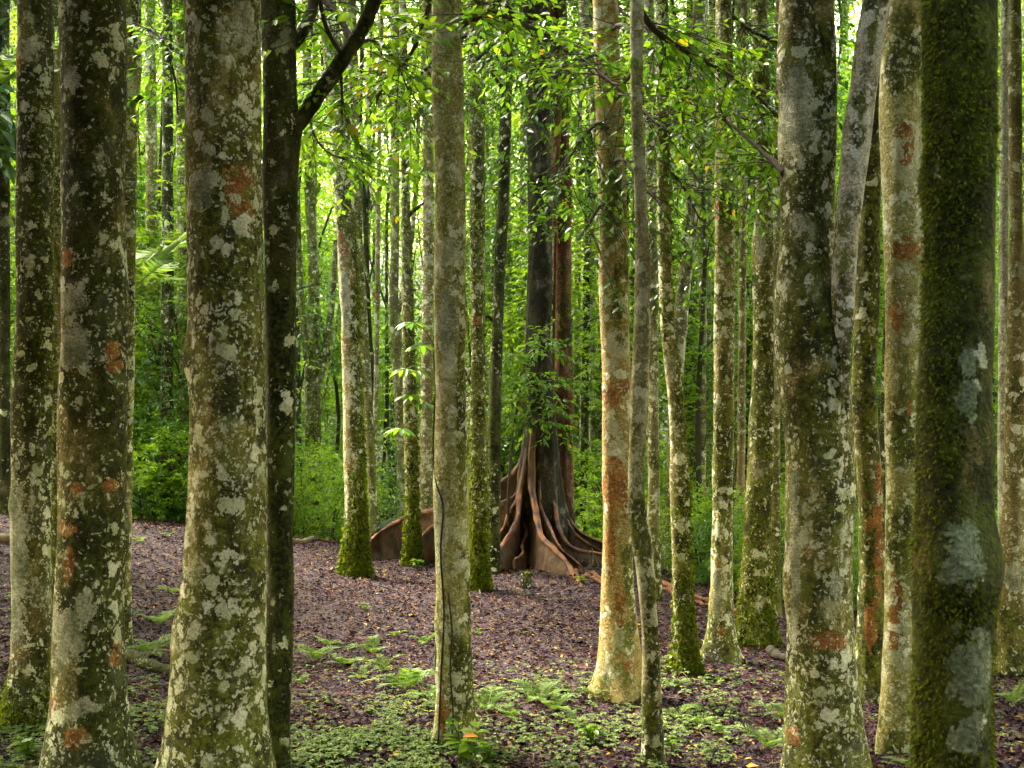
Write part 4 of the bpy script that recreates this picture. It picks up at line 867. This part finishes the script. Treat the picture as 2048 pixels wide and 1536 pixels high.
# ------------------------------------------------------------------ leafy boughs hanging in view
NEAR_LEAF = []
for k in range(3):
    V, F = leaves(np.zeros((1, 3)), np.array([[0, 1., 0]]), np.array([[0, 0, 1.]]), 1.0, .46, fine=True, droop=.10 + .08 * k, fold=.10 + .05 * k)
    me = bpy.data.meshes.new('leaf'); fill(me, V, F, True); me.materials.append(M['leaf_near']); NEAR_LEAF.append(me)
leaf_count = 0
def bough(owner, base, pts, r0, r1, ntw, L_, seed, single=0, mat='leaf_near', spread=.5, tl=.34, k=7, start=.15, wood_m='twig', fine=True, droop=-.15):
    """a limb through (px,row,Y) points with side twigs; the first `single` leaves are objects of their own"""
    global leaf_count
    L = L_ * .8; ntw = int(ntw * 1.2)
    r = np.random.RandomState(seed)
    P = smooth_path([at(*p) for p in pts], 26); Ld = Lump()
    V, F = tube(P, np.linspace(r0, r1, 26) * (1 + .06 * np.sin(np.arange(26) * 1.9)), 9); Ld.add(V - base, F)
    t = r.uniform(start, 1, ntw); i = np.clip((t * 25).astype(int), 0, 24)
    st = P[i] + (P[i + 1] - P[i]) * r.uniform(0, 1, (ntw, 1)); dp = unit(P[i + 1] - P[i])
    d = unit(r.normal(size=(ntw, 3)) * [1, .8, .45] + dp * .5 + [0, 0, droop])
    ln = spread * r.uniform(.25, 1.0, ntw)
    en = st + d * ln[:, None] + np.array([0, 0, -1.]) * (ln ** 2)[:, None] * .25
    for a, b, l in zip(st, en, ln):
        mid = (a + b) / 2 + [0, 0, .06 * l]; V, F = tube(smooth_path([a, mid, b + unit(b - mid) * tl * .9], 6), np.linspace(min(r1, .005), .002, 6), 5); Ld.add(V - base, F)
    o = Ld.build('branch', wood_m, owner)
    a = list(spray_leaves(en, unit(en - (st + en) / 2 + [0, 0, -.0]), tl, k, L, r, wr=.46, jit=.28))
    # leaves also sit along the twig itself
    b2 = spray_leaves(st + (en - st) * .35, unit(en - st), 1.0, 3, L, r, wr=.46, jit=.3); b2 = list(b2)
    b2[0] = np.repeat(st + (en - st) * .4, 3, 0) + (np.repeat(en - st, 3, 0) * np.tile([.0, .25, .5], ntw)[:, None])
    a = [np.concatenate([x, y]) for x, y in zip(a, b2)]
    sel = r.permutation(len(a[0])); ns = min(single, len(sel)); A1, A2 = sel[:ns], sel[ns:]
    for q in A1:
        y = unit(a[1][q]); x = unit(np.cross(y, a[2][q])); z = np.cross(x, y); s_ = a[3][q]
        lo = bpy.data.objects.new('leaf', NEAR_LEAF[leaf_count % 3]); C.objects.link(lo); lo.parent = o
        m = Matrix([[x[0] * s_, y[0] * s_, z[0] * s_, a[0][q][0] - base[0]], [x[1] * s_, y[1] * s_, z[1] * s_, a[0][q][1] - base[1]], [x[2] * s_, y[2] * s_, z[2] * s_, a[0][q][2] - base[2]], [0, 0, 0, 1]])
        lo.matrix_basis = m; leaf_count += 1
    if len(A2):
        V, F = leaves(*[x[A2] for x in a], fine=fine, droop=.14, fold=.14)
        build('foliage', V - base, F, mat, o, smooth=False, kind='stuff')
    return o
# the black tree's rising limb and its leaves
t, b, Y, _ = T['dark_fork']
P = smooth_path([at(*p) for p in ((566, 330, 8.3), (585, 262, 8.3), (612, 226, 8.28), (650, 170, 8.25), (690, 112, 8.2), (726, 55, 8.15), (748, 0, 8.1), (765, -70, 8.05))], 30)
Vl, Fl = tube(P, np.interp(np.linspace(0, 1, 30), [0, .25, 1], [.075, .05, .042]) * (1 + .06 * np.sin(np.arange(30) * 2.1)), 16); z = np.zeros(len(Vl))
Lump().add(Vl - b, Fl, moss=z, peel=z, pale=z).build('limb', 'dark', t)
P = smooth_path([at(*p) for p in ((575, 95, 8.35), (600, 70, 8.4), (622, 25, 8.5), (640, -60, 8.6))], 14)
Vl, Fl = tube(P, np.linspace(.05, .03, 14), 12); z = np.zeros(len(Vl)); Lump().add(Vl - b, Fl, moss=z, peel=z, pale=z).build('limb', 'dark', t)
bough(t, b, [(704, 92, 8.2), (690, 55, 8.3), (665, 20, 8.4), (640, -10, 8.5), (600, -40, 8.6)], .022, .012, 12, .11, 1, single=10)
bough(t, b, [(688, 118, 8.2), (655, 60, 8.1), (640, 0, 8.0), (636, -60, 8.0)], .014, .012, 3, .10, 2, single=4)
bough(t, b, [(680, 130, 8.25), (684, 180, 8.3), (683, 235, 8.35)], .010, .005, 7, .11, 3, single=16, spread=.22, tl=.2)
bough(t, b, [(690, 112, 8.2), (740, 80, 8.6), (790, 120, 9.2), (820, 190, 9.6)], .012, .005, 16, .115, 4, single=28, spread=.45)
bough(t, b, [(640, 180, 8.3), (620, 240, 8.8), (650, 300, 9.4), (720, 330, 9.8)], .012, .004, 14, .11, 5, single=14, spread=.4)
t, b, Y, _ = T['mossy_foot']
bough(t, b, [(680, 120, 16.4), (720, 150, 15.6), (780, 190, 15.0), (840, 240, 14.6)], .03, .01, 40, .12, 6, spread=1.0)
bough(t, b, [(680, 160, 16.4), (640, 180, 15.8), (610, 220, 15.2), (600, 280, 14.9)], .03, .01, 26, .12, 7, spread=.9)
t, b, Y, _ = T['centre']
bough(t, b, [(905, 60, 9.0), (935, 45, 8.9), (965, 30, 8.8), (1010, -10, 8.7)], .022, .010, 10, .11, 8, single=14, spread=.4)
bough(t, b, [(910, -40, 9.0), (970, 10, 9.6), (1030, 40, 10.2), (1090, 70, 10.6), (1140, 110, 10.8)], .03, .008, 34, .115, 9, single=60, spread=.55)
bough(t, b, [(870, -40, 9.0), (850, 40, 9.4), (820, 110, 9.8), (770, 170, 10.0), (740, 230, 10.1)], .022, .006, 26, .115, 10, single=34, spread=.5)
t, b, Y, _ = T['crooked']
bough(t, b, [(1266, -10, 8.6), (1300, 50, 8.7), (1350, 90, 8.9), (1440, 140, 9.2), (1500, 180, 9.5), (1580, 260, 9.8)], .024, .009, 40, .11, 11, single=70, spread=.5)
bough(t, b, [(1270, 140, 8.6), (1240, 170, 8.9), (1205, 150, 9.2), (1170, 120, 9.4)], .012, .005, 16, .11, 12, single=18, spread=.4)
t, b, Y, _ = T['tan']
for k, (row, dx, dr, Lk, n_) in enumerate(((120, -90, 40, 2, 34), (200, 80, 60, 1, 30), (260, -80, 80, 1, 40), (330, 60, 60, 1, 26), (60, 60, 40, 1, 34), (420, -50, 60, 1, 16))):
    bough(t, b, [(1222, row, Y), (1222 + dx * .4, row - 10, Y - .4), (1222 + dx, row + dr * .6, Y - .7), (1222 + dx * 1.3, row + dr, Y - .8)], 0.02, .006, int(n_ * .6), .085, 20 + k, spread=.7, k=8, mat='leaf_mid')
t, b, Y, _ = T['straight']
bough(t, b, [(1445, 180, Y), (1480, 230, Y - .3), (1520, 250, Y - .5), (1560, 330, Y - .6)], .022, .007, 26, .09, 31, spread=.6)
bough(t, b, [(1440, 100, Y), (1400, 140, Y - .5), (1360, 200, Y - .8), (1330, 260, Y - .9)], .022, .007, 40, .09, 32, spread=.8)
bough(t, b, [(1448, 20, Y), (1500, 60, Y + .3), (1560, 90, Y + .4)], .022, .007, 40, .095, 33, spread=.9, mat='leaf_mid')
t, b, Y, _ = T['fused']
bough(t, b, [(1568, 345, 8.15), (1545, 322, 8.3), (1520, 300, 8.5), (1470, 255, 9.0), (1430, 230, 9.3)], .022, .008, 16, .10, 34, single=30, spread=.4)
t, b, Y, _ = T['grooved']
bough(t, b, [(1520, 330, Y), (1500, 380, Y - .4), (1490, 430, Y - .6)], .015, .005, 12, .10, 35, spread=.4)
t, b, Y, _ = T['bent']
bough(t, b, [(1330, 330, Y), (1370, 380, Y + .3), (1400, 440, Y + .6)], .016, .005, 26, .08, 36, spread=.8, mat='leaf_mid')
bough(t, b, [(1330, 120, Y), (1300, 80, Y + .6), (1270, 40, Y + 1.2), (1200, 0, Y + 1.6)], .02, .006, 50, .09, 37, spread=1.1, mat='leaf_mid')
t, b, Y, _ = T['behind_centre']
bough(t, b, [(950, 120, Y), (990, 90, Y - .4), (1040, 90, Y - .8), (1100, 140, Y - 1)], .03, .008, 60, .10, 38, spread=1.1, mat='leaf_mid')
bough(t, b, [(950, 60, Y), (900, 90, Y + .6), (850, 140, Y + 1), (800, 200, Y + 1.2)], .03, .008, 50, .10, 39, spread=1.1, mat='leaf_mid')
t, b, Y, _ = T['dark_slim']
bough(t, b, [(1010, 180, Y), (985, 140, Y - .2), (970, 90, Y - .3), (950, 40, Y - .4)], .045, .012, 26, .10, 40, spread=.8, mat='leaf_mid', wood_m='twig')
t, b, Y, _ = T['behind_two']
bough(t, b, [(262, 60, Y), (300, 60, Y - .4), (330, 90, Y - .6), (350, 160, Y - .6), (356, 230, Y - .5)], .018, .006, 22, .10, 41, spread=.4)
# slim sapling standing before the fig stems
p = on_ground(1024, 1128); p[1] -= .25; p[2] = float(ground(p[0], p[1]))
t = thing('slim_sapling', 'slim leafy sapling in front of the fig stems', 'tree', p)
Ys = p[1]
Pp = smooth_path([p + [0, 0, -.05], at(1016, 1000, Ys), at(1030, 840, Ys), at(1050, 720, Ys), at(1062, 560, Ys), at(1075, 420, Ys)], 24)
V, F = tube(Pp, np.linspace(.022, .008, 24), 8); build('trunk', V - p, F, 'twig', t)
for k, (a, bq) in enumerate((((1030, 840), (1120, 860)), ((1036, 800), (990, 820)), ((1044, 750), (1110, 770)), ((1050, 715), (1000, 730)), ((1054, 680), (1090, 690)), ((1066, 500), (1110, 420)), ((1040, 780), (1090, 810)))):
    bough(t, p, [(a[0], a[1], Ys), ((a[0] + bq[0]) / 2, (a[1] + bq[1]) / 2 - 14, Ys - .2), (bq[0], bq[1], Ys - .3)], .008, .003, 14, .12, 50 + k, spread=.36, tl=.26, k=7)
# umbrella-leaved sapling left of the central trunk
p = np.array([at(872, 1400, 11.5)[0], 11.5, 0]); p[2] = float(ground(p[0], p[1]))
t = thing('umbrella_leaf_sapling', 'sapling with big umbrella leaves reaching out left of the central trunk', 'plant', p)
V, F = tube(smooth_path([p + [0, 0, -.05], at(880, 1000, 11.5), at(872, 800, 11.5), at(866, 690, 11.5)], 16), np.linspace(.016, .008, 16), 8); build('stem', V - p, F, 'stem', t)
for k, (px, row, sx, sr) in enumerate(((826, 645, 868, 690), (812, 738, 868, 740), (832, 742, 870, 770), (822, 790, 870, 770), (846, 808, 872, 790), (802, 858, 872, 835), (842, 690, 868, 720))):
    e = at(px, row, 11.4); V, F = tube(smooth_path([at(sx, sr, 11.5), (at(sx, sr, 11.5) + e) / 2 + [0, 0, .04], e], 8), .0045, 5); pet = build('leaf_stalk', V - p, F, 'stem', t)
    for q in range(7):
        a = q * 2 * PI / 8 + k; y = unit(np.array([math.cos(a) - .2, math.sin(a) * .8, -.22])); x = unit(np.cross(y, [0, -.25, 1.])); z = np.cross(x, y); s_ = rs.uniform(.13, .19)
        lo = bpy.data.objects.new('leaf', NEAR_LEAF[q % 3]); C.objects.link(lo); lo.parent = pet
        lo.matrix_basis = Matrix([[x[i] * s_ * .75, y[i] * s_, z[i] * s_, (e - p)[i]] for i in range(3)] + [[0, 0, 0, 1]])

# ------------------------------------------------------------------ ferns, seedlings, ground cover, litter
def frond_mesh(seed, n=26):
    r = np.random.RandomState(seed); L = Lump()
    t = np.linspace(0, 1, 14); P = np.stack([0 * t + .06 * np.sin(t * 3 + seed), t, .75 * t - .62 * t ** 2], 1)
    V, F = tube(P, np.linspace(.012, .003, 14), 5); L.add(V, F)
    s_ = np.linspace(.12, .985, n); B = np.stack([np.interp(s_, t, P[:, i]) for i in range(3)], 1); tg = unit(np.gradient(B, axis=0))
    for sg in (-1, 1):
        sd = unit(np.cross(tg, [0, 0, 1.])) * sg; ln = .30 * np.sin(np.clip(s_ * 1.02, 0, 1) ** .7 * PI) ** .8 + .02
        V, F = leaves(B, sd + tg * .35 + r.normal(0, .07, B.shape) + [0, 0, -.05], np.cross(sd, tg) * -sg + [0, 0, .8], ln, .014 + ln * .08, droop=.12, fold=.05); L.add(V, F)
    o = L.build('frond', 'fern', smooth=False); C.objects.unlink(o); return o
FROND = [frond_mesh(i) for i in range(4)]
def fern(px, row, size, nf, label, seed, group=None, pos=None, name='fern', trunk_h=0, spread=(0, 6.28)):
    p = on_ground(px, row) if pos is None else np.array(pos); r = np.random.RandomState(seed)
    t = thing(name, label, 'fern', p, group)
    if trunk_h:
        V, F = tube(np.stack([np.zeros(12), np.zeros(12), np.linspace(-.1, trunk_h, 12)], 1), .07 * (1 + .1 * np.sin(np.arange(12) * 2.)), 14); z = np.zeros(len(V)); Lump().add(V, F, moss=z, peel=z, pale=z).build('trunk', 'dark', t)
    else:
        V, F = tube(np.array([[0, 0, -.03], [0, 0, .01], [0, 0, .03]]), [.02 * size + .01, .02 * size + .008, .004], 8); build('root_crown', V, F, 'log', t)
    for k in range(nf):
        a = spread[0] + (spread[1] - spread[0]) * (k + r.uniform(-.3, .3)) / nf
        f = FROND[(seed + k) % 4].copy(); C.objects.link(f); f.parent = t; f.location = (0, 0, trunk_h + .01)
        s_ = size * (1 if trunk_h else .72) * r.uniform(.6, 1.15); f.scale = (s_ * .8, s_, s_ * r.uniform(.75, 1.35)); f.rotation_euler = (r.uniform(-.05, .45), r.uniform(-.2, .2), a)
    return t
FERNS = [(628, 1325, .40, 6, 'broad fern on the litter beside the black trunk'), (690, 1335, .36, 6, 'fern in the middle of the patch between black and central trunks'), (745, 1310, .36, 5, 'upright fern left of the central trunk, higher on the slope'),
         (812, 1380, .50, 8, 'largest fern, spreading wide left of the central trunk'), (850, 1290, .30, 5, 'small fern close to the left side of the central trunk'), (790, 1275, .2, 4, 'tiny pale fern on the open litter slope'),
         (730, 1222, .22, 4, 'faint small fern highest on the litter slope'), (975, 1425, .42, 6, 'fern touching the right side of the central trunk foot'), (1078, 1405, .42, 7, 'fern on open ground midway between central and tan trunks'),
         (1108, 1425, .34, 5, 'lower fern beside the midway fern'), (1192, 1400, .30, 5, 'small fern at the left of the tan trunk foot'), (1352, 1440, .30, 6, 'fern right of the crooked trunk foot'), (1395, 1452, .24, 5, 'small fern among the twigs right of the crooked trunk'),
         (1570, 1440, .34, 6, 'bluish fern half hidden by the fused tree'), (1540, 1500, .42, 6, 'larger fern at the bottom left of the fused tree'), (320, 1250, .36, 6, 'bright fern left of the thickest trunk'), (300, 1310, .42, 7, 'bright spreading fern over the fallen dark branch'),
         (345, 1190, .26, 5, 'small fern peeping out behind the thickest trunk'), (280, 1085, .28, 5, 'fern on the left crest beside the speckled slim trunk'), (335, 1075, .26, 5, 'fern on the left crest under the dark straight trunk'),
         (120, 1480, .26, 4, 'little fern at the foot of the far left trunk'), (45, 1205, .30, 5, 'fern behind the far left trunk'), (1830, 1545, .35, 6, 'fern at the bottom edge by the scarred trunk'), (2030, 1410, .3, 5, 'fern at the right edge'),
         (955, 1270, .16, 4, 'tiny fern on the litter right of the central trunk'), (1045, 1270, .15, 3, 'tiny pale seedling fern below the stump'), (1355, 1375, .2, 4, 'tiny fern at the foot of the elbowed mossy trunk'), (250, 1240, .26, 5, 'fern squeezed right of the dark thick trunk'),
         (655, 1295, .26, 5, 'feathery fern above the broad fern by the black trunk'), (720, 1360, .24, 5, 'little fern below the fern patch left of centre'), (770, 1345, .28, 5, 'slender fern just left of the largest fern'), (600, 1370, .24, 4, 'small fern low down against the black trunk'),
         (860, 1400, .3, 5, 'fern pressed against the left foot of the central trunk'), (1020, 1440, .26, 5, 'small fern low between central and tan trunks'), (1140, 1450, .24, 4, 'tiny fern below the tan trunk on the ground cover'), (1440, 1470, .26, 5, 'small fern on dark litter below the straight trunk')]
for k, (px, row, sz, nf, lb) in enumerate(FERNS): fern(px, row, sz, nf, lb, 40 + k)
fern(0, 0, 1.25, 9, 'tree fern with bright arching fronds behind the dark thick trunk', 5, pos=(at(240, 0, 13)[0], 13, float(ground(at(240, 0, 13)[0], 13))), name='tree_fern', trunk_h=CAMZ + (768 - 560) / FPX * 13 - float(ground(at(240, 0, 13)[0], 13)) - .3)
fern(0, 0, 1.1, 8, 'shadowed tree fern reaching in from the left edge', 6, pos=(at(-70, 0, 11)[0], 11, float(ground(at(-70, 0, 11)[0], 11))), name='tree_fern', trunk_h=CAMZ + (768 - 200) / FPX * 11 - float(ground(at(-70, 0, 11)[0], 11)))

def seedling(px, row, h, nst, L, label, seed, mat='leaf_near', pos=None, nl=7, wid=.55):
    p = on_ground(px, row) if pos is None else np.array(pos); r = np.random.RandomState(seed)
    t = thing('seedling', label, 'plant', p)
    for k in range(nst):
        a = r.uniform(0, 6.28); hh = h * r.uniform(.6, 1.1); sp = .35 * hh
        P = smooth_path([[0, 0, -.02], [math.cos(a) * sp * .3, math.sin(a) * sp * .3, hh * .55], [math.cos(a) * sp, math.sin(a) * sp, hh]], 10)
        V, F = tube(P, np.linspace(.005, .002, 10), 5); st_ = build('stem', V, F, 'stem', t)
        for q in range(nl):
            b = P[3 + int(q * 6.9 / nl)]; an = q * 2.4 + a; y = unit(np.array([math.cos(an), math.sin(an), r.uniform(-.1, .35)])); x = unit(np.cross(y, [0, 0, 1.] + r.normal(0, .2, 3))); z = np.cross(x, y); s_ = L * r.uniform(.6, 1.2)
            lo = bpy.data.objects.new('leaf', NEAR_LEAF[q % 3]); C.objects.link(lo); lo.parent = st_
            lo.matrix_basis = Matrix([[x[i] * s_ * wid / .46, y[i] * s_, z[i] * s_, b[i]] for i in range(3)] + [[0, 0, 0, 1]])
    return t
seedling(930, 1520, .30, 6, .11, 'bushy seedling with one orange leaf at the foot of the central trunk', 1, pos=(at(930, 0, 8.5)[0], 8.5, float(ground(at(930, 0, 8.5)[0], 8.5))))
seedling(975, 1530, .20, 4, .09, 'low leafy seedling right of the bushy one at the bottom edge', 2)
seedling(835, 1140, .16, 4, .08, 'tiny seedling at the foot of the thin mossy ridge trunk', 3)
seedling(1180, 1490, .16, 5, .08, 'small green seedling on the ground cover below the tan trunk', 4)
seedling(96, 1440, .38, 5, .07, 'dark leafed seedling climbing between the two leftmost trunks', 5)
seedling(1163, 1168, .10, 3, .07, 'tiny green sprout at the tip of the front buttress root', 6)
seedling(1345, 1510, .12, 4, .06, 'sprig of green beside the crooked trunk foot', 7)
seedling(55, 1520, .16, 4, .09, 'broad leafed seedling in the bottom left corner', 8)
lo = bpy.data.objects.new('fallen_leaf', None)
V, F = leaves(np.zeros((1, 3)), np.array([[.9, .1, .1]]), np.array([[0, -.5, 1.]]), .10, .05, fine=True)
M['orange'] = leafmat('orange_leaf', G((0, (.55, .20, .03)), (1, (.6, .25, .04))), .3)
lo = build('fallen_leaf', V, F, 'orange'); lo.location = at(925, 1474, 8.38) ; tag(lo, 'bright orange dead leaf caught on the bushy seedling', 'leaf')

def wedge(n, r, y0, y1, pw=1.0, half=.43):
    """points spread over the ground seen by the camera"""
    y = y0 + (y1 - y0) * r.uniform(0, 1, n) ** pw; x = r.uniform(-half, half, n) * y
    return x, y
def patchn(x, y, sc_, seed):
    r = np.random.RandomState(seed); k = r.normal(0, sc_, (8, 2)); ph = r.uniform(0, 6, 8)
    return sum(np.sin(k[i, 0] * x + k[i, 1] * y + ph[i]) for i in range(8)) / 4
r = np.random.RandomState(2)
x, y = wedge(210000, r, 6.5, 24, 1.1)
keep = y < np.interp(x, CRX, CRY) + 2.5; x, y = x[keep], y[keep]; n = len(x)
a = r.uniform(0, 2 * PI, n); tilt = r.normal(0, .28, n)
d = np.stack([np.cos(a), np.sin(a), tilt], 1); nm = np.stack([r.normal(0, .35, n), r.normal(0, .35, n), np.ones(n)], 1)
LL = np.where(r.uniform(0, 1, n) < .04, r.uniform(.07, .11, n), r.uniform(.02, .055, n))
V, F = leaves(np.stack([x, y, ground(x, y) + r.uniform(.004, .022, n)], 1), d, nm, LL, LL * r.uniform(.28, .5, n), droop=r.uniform(-.1, .3, (n, 1)), fold=.18)
o = build('leaf_litter', V, F, 'litter', smooth=False, kind='stuff'); o['label'] = 'carpet of fallen purple brown leaves on the forest floor'; o['category'] = 'leaf litter'
# twigs in the litter
L = Lump(); x, y = wedge(700, r, 7, 20)
for i in range(700):
    if y[i] > np.interp(x[i], CRX, CRY): continue
    a = r.uniform(0, PI); l = r.uniform(.06, .22); z = float(ground(x[i], y[i])) + .018
    V, F = tube(np.array([[x[i], y[i], z], [x[i] + math.cos(a) * l * .5, y[i] + math.sin(a) * l * .5, z + r.uniform(0, .02)], [x[i] + math.cos(a + .2) * l, y[i] + math.sin(a + .2) * l, z]]), .0035, 4); L.add(V, F)
o = L.build('twig_litter', 'log', kind='stuff'); o['label'] = 'fine twigs scattered through the fallen leaves'; o['category'] = 'twig litter'
# ground cover: little whorled plants near the camera
x, y = wedge(95000, r, 6.8, 11.6)
px = CX + x / y * FPX
dens = sstep(10.9 - y + .7 * patchn(x, y, 1.6, 4), .0, 1.2) * (px > 560) * (px < 1480) * np.where(px < 900, 1.0, .25) + .5 * sstep(10.6 - y + .6 * patchn(x, y, 1.8, 5), .2, 1) * (px < 400) + .05
dens *= np.clip(.55 + .6 * patchn(x, y, 5, 6), .05, 1)
keep = r.uniform(0, 1, len(x)) < dens * .75; x, y = x[keep], y[keep]; n = len(x)
h = r.uniform(.02, .07, n); base = np.stack([x, y, ground(x, y) + h], 1); a0 = r.uniform(0, 6.28, n)
Bs, Ds, Ns, Ls = [], [], [], []
for k in range(5):
    a = a0 + k * 2 * PI / 5 + r.normal(0, .2, n); Bs.append(base); Ds.append(np.stack([np.cos(a), np.sin(a), r.uniform(-.25, .25, n)], 1)); Ns.append(np.stack([r.normal(0, .2, n), r.normal(0, .2, n), np.ones(n)], 1)); Ls.append(r.uniform(.018, .034, n))
V, F = leaves(np.concatenate(Bs), np.concatenate(Ds), np.concatenate(Ns), np.concatenate(Ls), np.concatenate(Ls) * .7, droop=.2, fold=.1)
o = build('ground_cover', V, F, 'clover', smooth=False, kind='stuff'); o['label'] = 'mat of small green whorled plants in the foreground'; o['category'] = 'ground cover'
